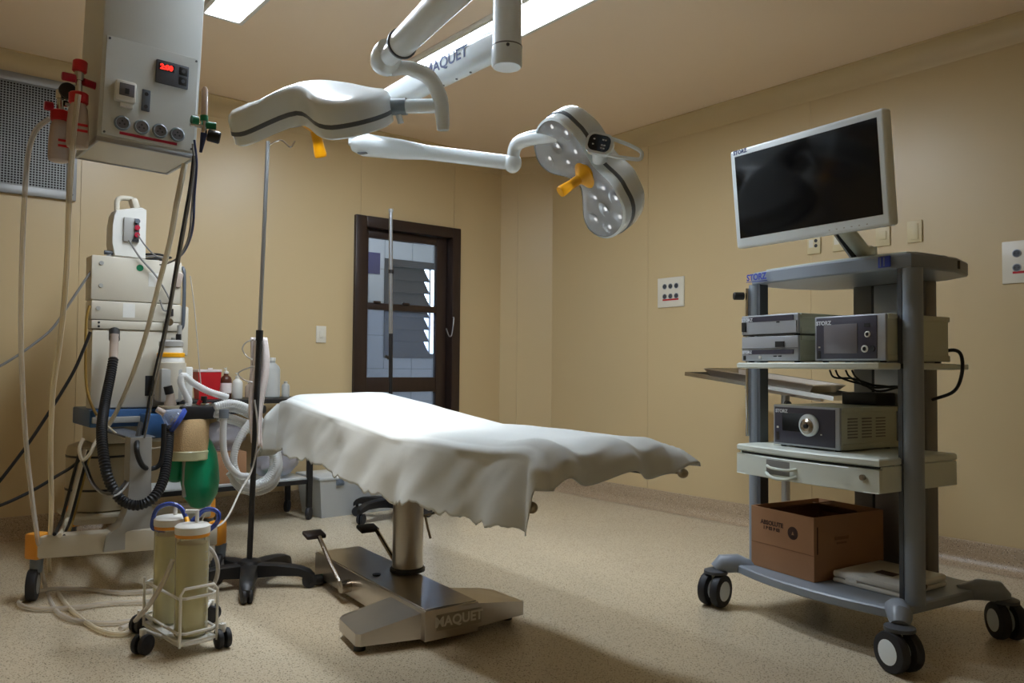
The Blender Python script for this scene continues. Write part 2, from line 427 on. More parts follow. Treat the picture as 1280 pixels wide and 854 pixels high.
for y, k, lb in ((2.675, 2, 'plate with two black sockets showing left of the screen arm'), (2.505, 2, 'plate with two black sockets partly behind the screen arm'),
                 (2.235, 0, 'cream blank-looking switch plate just right of the screen arm'), (2.052, 1, 'cream switch plate farthest right above the equipment cart')):
    t = plate('wall_switch', box_on('R', y, 1.85, 0, 0), .085 if k < 2 else .09, .125, lb, 'switch', 'cream_plate', 'switch plates over the cart')
    if k == 2:
        for dz in (.02, -.012): ob('socket_hole', G().cyl((.015, dz, .009), (.015, dz, .012), .011, n=14), 'black', t)
        ob('marking_strip', G().box((-.018, .004, .0105), (.03, .05, .001)), 'white_plate', t)
    else: ob('rocker', G().box((0, 0, .011), (.045, .05 if k == 0 else .09, .006), None, .002), 'cream_plate', t)
t = plate('wall_switch', box_on('B', 2.639, 1.29, 0, 0), .08, .125, 'white light switch on the back wall left of the door', 'switch', 'white_plate')
ob('rocker', G().box((0, .0, .012), (.03, .05, .006), None, .002), 'white_plate', t)
# return-air grille high on the back wall
t = thing('air_grille', 'grey metal return-air grille with fine wire mesh, high on the wall', 'grille', mtx=face_m((.53, YB, 2.43), (1, 0, 0), (0, -1, 0)))
hw, hh = .44, .365
for a, b in (((-hw, -hh, 0), (-hw + .055, hh, .03)), ((hw - .055, -hh, 0), (hw, hh, .03)), ((-hw + .055, -hh, 0), (hw - .055, -hh + .055, .03)), ((-hw + .055, hh - .055, 0), (hw - .055, hh, .03))): ob('frame_bar', G().span(a, b, .004), 'alu_frame', t)
ob('back_plate', G().span((-hw + .05, -hh + .05, .001), (hw - .05, hh - .05, .004)), 'vent_dark', t)
g = G()
for i in range(48):
    x = -hw + .06 + i * (2 * hw - .12) / 47; g.box((x, 0, .018), (.0045, 2 * hh - .11, .004))
for i in range(40):
    y = -hh + .06 + i * (2 * hh - .12) / 39; g.box((0, y, .021), (2 * hw - .11, .0045, .003))
ob('wire_mesh', g, 'alu_frame', t, kind='stuff')
for x, y in ((.415, -.33), (.415, .33), (-.1, .335)): ob('screw', G().cyl((x, y, .03), (x, y, .034), .008, n=8), 'cart_dark', t)

# ================================================================ operating table
TR = R(-4.5)
t = thing('operating_table', 'stainless steel operating table with T-shaped foot and single column', 'operating table', (1.79, 3.03, 0), TR)
# local: y along the table, front face of the foot at y=-.53
g = G().span((-.118, -.53, .025), (.118, .60, .14), .004)
base = ob('base', g, 'steel_base', t, label='brushed steel base box')
g = G().prism([(-.118, -.50), (-.118, -.24), (-.30, -.20), (-.335, -.24), (-.355, -.44), (-.34, -.455)], .03, .125)
for v in g.b.verts:
    if v.co.z > .1 and v.co.x < -.2: v.co.z = .075
ob('outrigger', g, 'steel_base', t, ang=20)
g = G().prism([(.118, -.50), (.118, -.24), (.32, -.20), (.365, -.25), (.375, -.47)], .03, .125)
for v in g.b.verts:
    if v.co.z > .1 and v.co.x > .2: v.co.z = .085
ob('outrigger', g, 'steel_base', t, ang=20)
for x, y in ((-.32, -.40), (.34, -.40), (-.1, .55), (.1, .55), (0, -.45)): ob('glide_foot', G().cyl((x, y, 0), (x, y, .03), .022), 'black', t)
ob('rear_roller', G().cyl((-.19, .50, .03), (-.12, .50, .03), .025), 'black', t)
text('MAQUET', .052, 'white', t, face_m((.03, -.5315, .088), (1, 0, 0), (0, -1, 0)), bold=.0015, label='grey raised maker lettering')
ob('name_plate', G().box((.03, -.5305, .088), (.20, .001, .06)), 'steel', t)
ob('cover_plate', G().span((-.112, -.52, .14), (.112, .59, .143), .001, 1), 'steel', t)
ob('oil_cap', G().cyl((-.055, .03, .143), (-.055, .03, .148), .018), 'black', t)
ob('column', G().lathe([(.068, .15), (.068, .70)], (.095, .03, 0), n=40), 'steel', t)
ob('collar', G().lathe([(.078, .143), (.078, .156), (.071, .162)], (.095, .03, 0), n=40), 'black', t)
for x0, s in ((-.118, -1), (.118, 1)):
    lv = ob('pedal_lever', G().cyl((x0, .17, .075), (x0 + s * .045, .17, .075), .028).tube([(x0 + s * .035, .17, .075), (x0 + s * .035, .30, .14), (x0 + s * .03, .47, .238)], .011, 8, smooth=False), 'lever', t)
    ob('pedal', G().box((x0 + .02 * s - .02, .51, .245), (.095, .075, .02), Matrix.Rotation(R(12), 3, 'X'), .006), 'pedal', lv)
# table top: cradle, padded sections, side rails
TX = 1.935; WT = dict(parent=t, world=True)
def topz(yw):      # height of the padding along the table (room y)
    return .785 if yw < 2.75 else .785 + (yw - 2.75) * .107
ob('cradle', G().box((.095, .02, .70), (.30, .46, .05), None, .008), 'cart_dark', t)
def sect(y0, y1, w_, nm='top_section'):
    g = G().box((0, 0, 0), (w_, (y1 - y0), .07), None, .02)
    a = math.atan2(topz(y1) - topz(y0), y1 - y0)
    g.xf(Matrix.Translation((TX, (y0 + y1) / 2, (topz(y0) + topz(y1)) / 2 - .052)) @ Matrix.Rotation(a, 4, 'X')); ob(nm, g, 'black', **WT)
sect(1.96, 2.74, .44); sect(2.755, 3.43, .47); sect(3.445, 3.83, .44)
for s in (-1, 1):
    ob('side_rail', G().box((TX + s * .235, 2.35, .70), (.012, .70, .03), None, .002), 'steel', **WT)
ob('rail_clamp', G().box((2.215, 1.975, .690), (.05, .17, .045), None, .006), 'black', **WT)
ob('clamp_knob', G().cyl((2.225, 1.89, .685), (2.24, 1.815, .683), .007, n=10).ball((2.243, 1.80, .682), .022, (1, .8, .8)), 'drum', **WT)
ob('clamp_knob', G().cyl((1.70, 2.10, .66), (1.68, 2.0, .60), .006, n=10).ball((1.70, 1.985, .592), .020), 'drum', **WT)
ob('crank_lever', G().tube([(.165, .10, .36), (.175, .0, .385), (.22, -.107, .427)], .006, 8).tube([(.175, .02, .385), (.185, .015, .33), (.20, .013, .276)], .006, 8), 'lever', t)

# sheet over the table
SX0, SX1, SY0, SY1 = 1.645, 2.225, 1.90, 3.87
def sheet(u, v):
    A_ = -.255 + u * (SX1 - SX0 + .255 + .13)              # unfolded cloth across, 0 at the near edge
    B_ = -.105 + v * (SY1 - SY0 + .105 + .30)      # unfolded cloth along, 0 at the foot end
    wdt, lng = SX1 - SX0, SY1 - SY0
    jag = noise.noise((B_ * 7, 3.1, 1.7)) * .03 + noise.noise((B_ * 26, 2.2, .3)) * .018 + noise.noise((B_ * 60, 2.9, .3)) * .008
    if u < .2: A_ -= jag * (.2 - u) / .2
    ax, ay = min(max(A_, 0), wdt), min(max(B_, 0), lng)
    ea, eb = A_ - ax, B_ - ay
    x, y = SX0 + ax, SY0 + ay
    z = topz(y) + .012
    near = max(0, 1 - ax / .07); far = max(0, 1 - (wdt - ax) / .06)
    z -= .028 * near ** 2 + .015 * far ** 2
    z -= .018 * max(0, 1 - ay / .08) ** 2 + .02 * max(0, 1 - (lng - ay) / .09) ** 2
    e = math.hypot(ea, eb); em_ = max(abs(ea), abs(eb))
    wave = math.sin(B_ * 11.0 + 1.0) * .5 + math.sin(B_ * 23 + A_ * 6) * .3 + noise.noise((B_ * 4.0, A_ * 3, 5)) * .8
    if e > 0:
        dx, dy = ea / e, eb / e
        foot = max(0, -dy); head = max(0, dy)
        drop = em_ * .96
        out = (.02 + .10 * e + wave * .10 * e) 
        if dx > 0 and y < 2.2: k = (2.2 - y) / .3; out += e * .55 * k; drop *= 1 - .35 * k
        if foot: out += foot * (.035 * min(1, e / .05) + .03 * math.sin(ax * 21 + .6) * min(1, e / .06))
        if head and dx < .2: out += .06 * min(1, e / .1)
        x += dx * out; y += dy * out; z -= drop
        if abs(dx) > .5 and foot < .4: y += wave * .01 * min(1, e / .1)
    # soft billows on the top, and two standing folds at the foot end
    fz = max(0, 1 - ay / .22)
    z += fz * .022 * (1 + math.sin(ax * 21 + .6)) - fz * .012
    z += (noise.noise((A_ * 3.2, B_ * 2.2, .5)) * .010 + noise.noise((A_ * 9, B_ * 5, 2.5)) * .004) * (1 if e == 0 else .6)
    wr = noise.noise((A_ * 5 + B_ * 3, B_ * 5, 7.5)) * .009 + noise.noise((A_ * 14 + B_ * 10, B_ * 9, 4.5)) * .004
    if e > .02: x += wr * (-1 if ea < 0 else 1)
    return Vector((x, y, z))
g = G().grid(sheet, 96, 190)
o = solo('drape_sheet', g, 'sheet', 'white cotton sheet draped over the operating table with ragged hem', 'sheet', loc=(1.93, 2.9, .8), ang=180)
md = o.modifiers.new('thickness', 'SOLIDIFY'); md.thickness = .003; md.offset = 1

# ================================================================ surgical lamps
CR, CU, CF = Vector((0.7764, -0.6302, 0)), Vector((0, 0, 1)), Vector((0.6302, 0.7764, 0))   # room directions: right, up and away as the room is viewed
def bowtie(sc, Lh=.30, waist=.105, lobe=.205, n=16):
    """outline of the lamp head, two lobes and a waist"""
    def hw_(t):
        a = abs(t); k = min(1, a / .16); k = k * k * (3 - 2 * k); b = waist + (lobe - waist) * k
        if a > .17: b *= math.sqrt(max(0, 1 - ((a - .17) / (Lh - .17)) ** 2.4))
        return b
    ts = [-Lh + 2 * Lh * (.5 - .5 * math.cos(math.pi * i / (2 * n))) for i in range(2 * n + 1)]
    up = [(t, hw_(t)) for t in ts]; dn = [(t, -hw_(t)) for t in ts[1:-1]][::-1]
    return [(x * sc, y * sc) for x, y in up + dn]
def offs(poly, k, kk=None): return [(x * k, y * (kk or k)) for x, y in poly]
def lamp_head(t, lamp_sc):
    """local: x long axis, z towards the ceiling side, light leaves at -z"""
    P = bowtie(lamp_sc)
    def arch(x): k = min(1, abs(x / lamp_sc) / .2); return -.045 * k * k * (3 - 2 * k)
    def ring(k, z, kk=None): return [Vector((x, y, z + arch(x))) for x, y in offs(P, k, kk)]
    ob('shell', G().rings([ring(1.0, .028), ring(1.0, .062), ring(.98, .082), ring(.93, .096), ring(.80, .107, .74), ring(.5, .114, .42), ring(.1, .116, .1)], True, True), 'lamp_white', t, ang=50)
    ob('gasket', G().rings([ring(.985, .012), ring(1.004, .014), ring(1.004, .028), ring(.98, .030)], True, True), 'gasket', t, ang=30)
    ob('rim', G().rings([ring(.95, -.024), ring(.985, -.018), ring(.99, .012), ring(.93, .012)], False, False), 'lamp_white', t)
    rf = ob('reflector_plate', G().rings([ring(.955, .004), ring(.955, .007)]), 'white', t)
    lm = G().lathe([(.008, 0), (.032, -.010), (.034, -.012), (.030, -.012), (.010, -.003)], n=16).mesh('led_lens')
    em = G().cyl((0, 0, -.0045), (0, 0, -.002), .009, n=10).mesh('led')
    for sx in (-1, 1):
        for x, y in ((.10, .055), (.10, -.055), (.175, .13), (.175, 0), (.175, -.13), (.245, .065), (.245, -.065)):
            q = ob('led_lens', lm, 'alu', t); q.location = (sx * x * lamp_sc, y * lamp_sc, .003 + arch(x * lamp_sc))
            ob('led', em, 'led', q)
    ob('lens_cover', G().rings([ring(.95, -.020), ring(.94, -.021), ring(.1, -.021)], False, True), 'lens', t)
    hd = ob('sterile_handle', G().lathe([(.012, .005), (.052, -.014), (.058, -.020), (.056, -.03), (.045, -.036), (.03, -.05), (.02, -.06), (.019, -.10), (.023, -.15), (.021, -.157)], n=22), 'yellow', t, label='yellow removable lamp handle')
    ob('handle_collar', G().lathe([(.07, -.013), (.068, -.016), (.05, -.018)], n=24), 'gasket', hd)
def frame_m(o, x, z):
    return face_m(o, x, z)
def spot(parent, W, size, blend, m):
    ld = bpy.data.lights.new('lamp_beam', 'SPOT'); ld.energy = W; ld.spot_size = R(size); ld.spot_blend = blend; ld.shadow_soft_size = .16; ld.color = (1, .985, .96)
    lo = bpy.data.objects.new('lamp_beam', ld); COL.objects.link(lo); lo.parent = parent; lo.location = (0, 0, -.05)
# lamp over the head end, seen edge-on
n1 = (CF * -.43 + CR * -.12 + CU * .88).normalized()             # away from the light
l1 = (CR * .95 + CF * -.30 + CU * -.03).normalized(); l1 = (l1 - n1 * l1.dot(n1)).normalized()
m1 = frame_m((1.235, 2.70, 1.975), l1, n1)
t1 = thing('surgical_light', 'surgical lamp seen edge-on, hanging nearest the service pendant', 'surgical lamp', mtx=m1, group='twin surgical lamps')
lamp_head(t1, .97); spot(t1, SPOT1, 62, .7, m1)
W_ = dict(parent=t1, world=True)
J = Vector((1.363, 2.391, 2.116)); S = Vector((1.13, 1.43, 2.05)); dirA = (J - S).normalized()
ob('spring_arm', G().cyl(S, J - dirA * .19, .048, .044, 28, .004), 'lamp_white', **W_)
ob('arm_seam', G().cyl(J - dirA * .195, J - dirA * .185, .050, n=28), 'gasket', **W_)
ob('arm_neck', G().cyl(J - dirA * .19, J - dirA * .04, .037, .034, 28), 'lamp_white', **W_)
ob('elbow', G().lathe([(.02, -.062), (.044, -.055), (.052, -.03), (.053, .0), (.046, .03), (.03, .045), (.01, .05)], J, (dirA * .55 + CU * -.25 + CF * -.0), 24), 'lamp_white', **W_)
bp = [J + Vector((.02, -.0, -.03)), (1.44, 2.37, 2.10), (1.52, 2.36, 2.085), (1.575, 2.37, 2.03), (1.597, 2.382, 1.96), (1.603, 2.386, 1.915)]
bpts = smooth_path(bp, 6); 
ob('yoke', G().sweep(bpts, [.022 + .006 * math.sin(math.pi * i / (len(bpts) - 1)) for i in range(len(bpts))], 14), 'lamp_white', **W_)
ax0, ax1 = Vector((1.588, 2.395, 2.005)), Vector((1.30, 2.70, 2.01))
axd = (ax1 - ax0).normalized()
ob('axle', G().cyl(ax0, ax0 + axd * .12, .026, n=24), 'lamp_white', **W_)
ob('axle_sleeve', G().cyl(ax0 + axd * .12, ax0 + axd * .26, .031, .03, 24), 'lamp_grey', **W_)
ob('lock_screw', G().cyl(ax0 + axd * .15 + Vector((0, 0, -.03)), ax0 + axd * .15 + Vector((.01, 0, -.06)), .011), 'lamp_white', **W_)
# lamp over the foot end, showing its lenses
n2 = -((CR * -.76) + (CU * -.58) + (CF * -.28)).normalized()
l2 = (CR * .65 + CU * -.76 + CF * .02); l2 = (l2 - n2 * l2.dot(n2)).normalized()
C2 = Vector((2.205, 2.236, 1.832)) 
m2 = frame_m(C2, l2, n2)
t2 = thing('surgical_light', 'tilted surgical lamp showing its lenses, in front of the right wall', 'surgical lamp', mtx=m2, group='twin surgical lamps')
lamp_head(t2, .90); spot(t2, SPOT2, 62, .7, m2)
W_ = dict(parent=t2, world=True)
HUB = Vector((1.756, 2.208, 0)); E1 = Vector((1.66, 3.14, 2.17)); HB = Vector((1.756, 2.208, 2.235))
ob('hub_tube', G().lathe([(.05, 2.133), (.055, 2.14), (.055, 2.205), (.053, 2.207), (.053, 2.64)], HUB, n=32), 'lamp_white', **W_)
ob('hub_ring', G().lathe([(.056, 2.205), (.056, 2.209)], HUB, n=32), 'gasket', **W_)
ob('hub_screw', G().cyl(HUB + Vector((-.03, -.042, 2.195)), HUB + Vector((-.034, -.048, 2.195)), .006, n=10), 'cart_dark', **W_)
da = (E1 - HB).normalized(); sd = da.cross(CU).normalized(); ua = sd.cross(da)
def arm_ring(p, w_, h_, n=20):
    return [p + sd * (w_ * math.copysign(abs(math.cos(a)) ** .6, math.cos(a))) + ua * (h_ * math.copysign(abs(math.sin(a)) ** .6, math.sin(a))) for a in [2 * math.pi * i / n for i in range(n)]]
ob('spring_arm', G().rings([arm_ring(HB + da * d, w_, h_) for d, w_, h_ in ((.03, .034, .05), (.1, .036, .054), (.55, .036, .052), (.80, .032, .042), (.90, .026, .032))]), 'lamp_white', **W_)
o = text('MAQUET', .062, 'navy', t2, m2.inverted() @ face_m(HB + da * .30 - sd * .0366 + ua * .012, -da, -sd), bold=.001, label='navy blue maker lettering on the arm')
o.name = 'lettering'
for d in (.2, .28, .36): ob('arm_screw', G().cyl(HB + da * d - ua * .05, HB + da * d - ua * .056, .005, n=8), 'cart_dark', **W_)
K0 = Vector((1.655, 3.115, 2.03)); K1 = Vector((2.055, 2.55, 1.905))
dk = (K1 - K0).normalized()
ob('arm_joint', G().lathe([(.03, 0), (.045, .01), (.045, .10), (.034, .14)], (1.655, 3.13, 2.02), n=24), 'lamp_white', **W_)
ob('horizontal_arm', G().sweep([K0 - dk * .03, K0 + dk * .02, K0 + dk * .2, K0 + dk * .32, K1 - dk * .08, K1], [.035, .05, .043, .031, .030, .030], 22), 'lamp_white', **W_)
ob('arm_label', G().box(K0 + dk * .02 + Vector((-.02, -.025, -.046)), (.04, .03, .004), Matrix.Rotation(R(-52), 3, 'Z')), 'gasket', **W_)
ob('arm_elbow', G().ball(K1 + Vector((.004, -.006, .0)), .038, (1, 1, 1.15), 20), 'lamp_white', **W_)
P0 = K1 + Vector((0, -.01, .02))
yk = [P0, P0 + Vector((.0, -.03, .05)), (2.07, 2.42, 1.985), (2.09, 2.28, 1.965), (2.113, 2.15, 1.92), (2.122, 2.105, 1.90)]
yp = smooth_path(yk, 6)
ob('yoke', G().sweep(yp, [.026 + .004 * math.sin(math.pi * i / (len(yp) - 1)) for i in range(len(yp))], 16), 'lamp_white', **W_)
hx = (Vector((2.224, 1.988, 1.864)) - Vector((2.10, 2.15, 1.918))).normalized(); hn = -CF; hn = (hn - hx * hn.dot(hx)).normalized(); hy = hn.cross(hx)
KP = Vector((2.118, 2.095, 1.896))
fm = Matrix((hx, hy, hn)).transposed().to_4x4(); fm.translation = KP
def rrect(w_, h_, r_, n=5):
    return [(sx * (w_ / 2 - r_) + r_ * math.cos(a0 + i * math.pi / 2 / n), sy * (h_ / 2 - r_) + r_ * math.sin(a0 + i * math.pi / 2 / n)) for sx, sy, a0 in ((1, 1, 0), (-1, 1, math.pi / 2), (-1, -1, math.pi), (1, -1, 1.5 * math.pi)) for i in range(n + 1)]
kp = G().prism(rrect(.105, .08, .03), -.018, .015, fm); kpo = ob('keypad_housing', kp, 'lamp_white', **W_)
ob('keypad', G().prism(rrect(.084, .062, .022), .015, .0178, fm), 'black_gloss', kpo, world=True)
for dx, dy in ((-.022, .012), (-.022, -.008), (.012, .014), (.022, .014), (.012, -.006), (.022, -.006), (.012, -.018), (.022, -.018)):
    ob('keypad_mark', G().box((dx, dy, .0185), (.007, .005, .0008)).xf(fm), 'logo_white', kpo, world=True)
lp = [(.03, .032), (.10, .022), (.155, .006), (.165, -.012), (.155, -.026), (.09, -.032), (.03, -.032)]
ob('grip_loop', G().tube([fm @ Vector((a, b, 0)) for a, b in lp], .0075, 10), 'lamp_white', **W_)
ob('pivot', G().cyl(KP + hn * -.01 - hy * .02, C2 - (n2.cross(l2)) * .12, .026, .030, 20), 'lamp_white', **W_)
# ceiling mount with the extension arms (above the frame)
t = thing('lamp_ceiling_mount', 'white ceiling column and extension arms carrying both surgical lamps', 'ceiling mount', (1.75, 1.45, 2.9))
ob('canopy', G().lathe([(.13, -.09), (.15, -.06), (.15, -.001)], n=32), 'lamp_white', t)
ob('column', G().cyl((0, 0, -.36), (0, 0, -.08), .06, n=28), 'lamp_white', t)
for zz, e in ((-.20, Vector((1.756, 2.208, 0))), (-.30, Vector((1.13, 1.43, 0)))):
    d = e - Vector((1.75, 1.45, 0)); ob('extension_arm', G().cyl((0, 0, zz), (d.x, d.y, zz), .045, n=20), 'lamp_white', t)
ob('drop_tube', G().cyl((-.62, -.02, -.30), (-.62, -.02, -.80), .053, n=24), 'lamp_white', t)

# ================================================================ service pendant
pm = Matrix.Translation((.779, 3.30, 1.85)) @ Matrix.Rotation(.035, 4, CF)
t = thing('service_pendant', 'pale grey ceiling service pendant with sockets and a red digit display', 'pendant', mtx=pm)
ob('body', G().span((-.172, -.185, .012), (.172, .185, 1.04), .003), 'paint_grey', t)
ob('bottom_tray', G().span((-.165, -.178, .004), (.165, .178, .012)), 'machine', t)
g = G()
for a, b in (((-.174, -.187, 0), (.174, -.175, .018)), ((-.174, .175, 0), (.174, .187, .018)), ((-.174, -.175, 0), (-.162, .175, .018)), ((.162, -.175, 0), (.174, .175, .018))): g.span(a, b, .002)
ob('bottom_edge', g, 'alu', t)
FR = face_m((0, -.186, 0), (1, 0, 0), (0, -1, 0))
def on(o): o.matrix_local = FR; return o
pp = ob('front_panel', G().span((-.160, .025, 0), (.163, .385, .004), .001, 1), 'paint_grey', t); on(pp)
for x, y in ((-.15, .035), (.153, .035), (-.15, .375), (.153, .375)): on(ob('screw', G().cyl((x, y, .004), (x, y, .007), .004, n=8), 'cart_dark', t))
ds = ob('display', G().box((.068, .30, .008), (.118, .088, .010), None, .004), 'lcd', t); on(ds)
ob('digits_window', G().box((.045, .318, .0135), (.056, .026, .002)), 'black', ds)
text('2:00', .026, 'led_red', ds, Matrix.Translation((.045, .318, .0148)), 'digits', bold=.0012)
for y in (.32, .282): ob('key', G().box((.106, y, .0135), (.030, .030, .004), None, .003), 'black', ds); 
for y in (.32, .282): ob('key_dot', G().cyl((.106, y, .0155), (.106, y, .0165), .007, n=12), 'lcd', ds)
for x in (.03, .05, .07): ob('indicator', G().cyl((x, .275, .013), (x, .275, .0142), .005, n=10), 'cart_dark', ds)
bk = ob('breaker_box', G().box((-.092, .19, .018), (.068, .075, .032), None, .006), 'white', t); on(bk)
ob('breaker_window', G().box((-.090, .194, .035), (.05, .045, .003), None, .002), 'screen_grey', bk)
ob('breaker_toggle', G().box((-.090, .188, .037), (.014, .02, .004)), 'black', bk)
ob('breaker_latch', G().box((-.085, .143, .012), (.045, .016, .018), None, .003), 'white', bk)
sp = ob('switch_plate', G().box((-.018, .180, .006), (.03, .08, .006), None, .003), 'gasket', t); on(sp)
for y in (.203, .157): ob('switch_hole', G().cyl((-.018, y, .009), (-.018, y, .0105), .007, n=10), 'black', sp)
for x in (-.094, -.028, .036, .098):
    s = ob('round_socket', G().lathe([(.027, .004), (.027, .010), (.022, .013), (.019, .009)], (x, .078, 0), n=24), 'lamp_grey', t); on(s)
    ob('socket_face', G().cyl((x, .078, .005), (x, .078, .0098), .0195), 'screen_grey', s)
    for dx, dy in ((-.008, -.003), (.008, -.003), (0, .008)): ob('pin_hole', G().cyl((x + dx, .078 + dy, .0098), (x + dx, .078 + dy, .0105), .0035, n=8), 'black', s)
on(ob('red_stripe', G().box((.0, .042, .0045), (.20, .010, .001)), 'dark_red', t))
# suction regulators with trap bottles on its left side
def suction(p, h, label, first):
    """p: neck of the bottle, h: bottle height"""
    p = Vector(p); t = thing('suction_regulator', label, 'suction regulator', p - Vector((0, 0, h)), 0, 'suction regulators on the pendant')
    q = Vector((0, 0, h)); r_ = .036
    ob('trap_bottle', G().lathe([(.026, 0), (r_ - .002, .004), (r_, .02), (r_ * .98, h * .55), (r_ * .85, h * .82), (.022, h * .95), (.022, h)], n=22), 'bottle_clear', t)
    ob('bottle_cap', G().cyl((0, 0, h - .012), (0, 0, h + .028), .032, n=20, bev=.004), 'red', t)
    for z in (h * .45, h * .33): ob('red_print', G().box((0.008, -r_ * .97, z), (.035, .002, .009)), 'red', t)
    top = h + .028
    ob('valve_body', G().cyl((0, 0, top), (0, 0, top + .055), .012, n=14).cyl((0, 0, top + .045), (.0, 0, top + .075), .016, n=14), 'chrome', t)
    if first:
        ob('knob', G().cyl((0, 0, top + .075), (.003, 0, top + .118), .024, n=18, bev=.004), 'red', t)
        ob('inlet', G().cyl((-.055, 0, top + .05), (-.01, 0, top + .05), .015, n=14, bev=.003), 'dark_red', t)
        ob('coupling', G().cyl((.012, 0, top + .045), (.075, .03, top + .045), .014, n=14, bev=.003), 'dark_red', t)
    else:
        ob('knob', G().cyl((-.052, 0, top + .01), (-.022, 0, top + .01), .017, n=16, bev=.003), 'dark_red', t)
        ob('coupling', G().cyl((.012, 0, top + .03), (.13, .02, top + .03), .012, n=14), 'chrome', t)
        ob('gauge', G().cyl((.02, -.03, top + .075), (.02, .01, top + .075), .030, n=20, bev=.003), 'black', t)
suction((0.556, 3.168, 1.995), .172, 'suction regulator with tall red knob and clear trap bottle, next to pendant', True)
suction((0.527, 3.346, 1.969), .165, 'suction regulator with black gauge and lower clear bottle, farther from pendant', False)
p = Vector((0.915, 2.906, 1.907))
t = thing('oxygen_flowmeter', 'clear oxygen flowmeter with green rings and black knob beside the pendant', 'flowmeter', p)
ob('flow_tube', G().lathe([(.011, .04), (.011, .14), (.006, .15)], n=16), 'bottle_clear', t)
ob('tube_base', G().cyl((0, 0, -.03), (0, 0, .04), .010, n=14).cyl((-.05, 0, .005), (.0, 0, .005), .008, n=12), 'chrome', t)
ob('green_ring', G().cyl((0, 0, .025), (0, 0, .045), .014, n=16), 'green', t)
ob('green_knob', G().cyl((.005, 0, .012), (.04, -.01, .012), .013, n=14, bev=.002), 'green', t)
ob('coupling', G().cyl((-.045, .0, .02), (-.022, .0, .02), .017, n=14), 'green', t)
ob('control_knob', G().cyl((.012, 0, -.022), (.055, -.012, -.03), .022, n=16, bev=.004), 'black', t)
ob('nozzle', G().cyl((-.01, 0, -.09), (0, 0, -.02), .005, .012, n=12), 'cable_blue', t)

# ================================================================ anaesthesia machine
AN = thing('anaesthesia_machine', 'beige anaesthesia workstation with blue table and black corrugated hose', 'anaesthesia machine', (1.10, 4.75, 0))
A = dict(parent=AN, world=True)
ob('cabinet', G().span((.905, 4.61, .815), (1.335, 4.74, 1.235), .006), 'machine', **A)
ob('side_panel', G().span((.90, 4.60, .82), (1.295, 4.612, 1.228), .003), 'machine', **A)
ob('gauge_module', G().span((.895, 4.60, 1.237), (1.335, 4.74, 1.283), .005), 'machine', **A)
ob('ventilator_module', G().span((.892, 4.60, 1.286), (1.345, 4.74, 1.386), .006), 'machine', **A)
tm = ob('upper_module', G().span((.888, 4.60, 1.389), (1.345, 4.74, 1.625), .008), 'machine', **A)
ob('rear_housing', G().span((1.03, 4.74, .815), (1.335, 5.02, 1.60), .01), 'machine', **A)
for x, z in ((.935, 1.585), (.935, 1.465), (.925, 1.345)): ob('screw_cap', G().cyl((x, 4.60, z), (x, 4.595, z), .011, n=14), 'machine_grey', **A)
ob('round_sticker', G().cyl((1.125, 4.60, 1.575), (1.125, 4.598, 1.575), .018, n=20).cyl((1.125, 4.599, 1.575), (1.125, 4.5975, 1.575), .009, n=16), 'green', **A)
for x, z in ((1.20, 1.515), (1.075, 1.34)): ob('label_sticker', G().span((x - .03, 4.599, z - .038), (x + .03, 4.6005, z + .038)), 'white', **A)
for x, z in ((.93, 1.27), (.93, 1.25)): ob('port_hole', G().cyl((x, 4.60, z), (x, 4.597, z), .006, n=10), 'black', **A)
ob('handle_rail', G().tube([(1.352, 4.62, 1.60), (1.358, 4.60, 1.55), (1.358, 4.60, 1.30), (1.352, 4.62, 1.25)], .01, 8), 'gasket', **A)
ob('power_socket', G().span((1.165, 4.596, .88), (1.275, 4.602, .99), .002), 'black', **A)
ob('socket_frame', G().span((1.215, 4.592, .875), (1.24, 4.598, .995)), 'cart_dark', **A)
ob('flow_tubes', G().cyl((1.33, 4.57, 1.02), (1.33, 4.57, 1.27), .013).cyl((1.30, 4.58, 1.05), (1.30, 4.58, 1.20), .010), 'machine_grey', **A)
ob('flow_knob', G().cyl((1.27, 4.6, 1.285), (1.27, 4.55, 1.285), .022, n=18, bev=.003), 'chrome', **A)
ob('black_knob', G().cyl((1.285, 4.59, 1.32), (1.285, 4.59, 1.36), .016), 'black', **A)
ob('equipment_pole', G().cyl((1.318, 4.545, .80), (1.318, 4.545, 1.22), .014), 'black', **A)
# vaporiser
ob('vaporiser', G().lathe([(.075, .86), (.078, .87), (.078, 1.06), (.07, 1.065)], (1.268, 4.50, 0), n=28), 'machine', **A)
ob('vaporiser_body', G().span((1.20, 4.425, .85), (1.31, 4.53, 1.03), .01), 'machine_grey', **A)
ob('vaporiser_dial', G().lathe([(.072, 1.065), (.066, 1.095), (.06, 1.10), (.06, 1.13), (.055, 1.15)], (1.268, 4.50, 0), n=28), 'white', **A)
ob('yellow_ring', G().lathe([(.070, 1.092), (.071, 1.096), (.071, 1.112), (.066, 1.115)], (1.268, 4.50, 0), n=28), 'yellow', **A)
ob('dial_cap', G().lathe([(.062, 1.15), (.062, 1.175), (.05, 1.185)], (1.268, 4.50, 0), n=28), 'machine_grey', **A)
ob('front_block', G().span((1.335, 4.46, .84), (1.375, 4.58, 1.04), .008), 'white', **A)
ob('front_column', G().span((1.34, 4.64, 1.10), (1.40, 4.80, 1.38), .01), 'machine', **A)
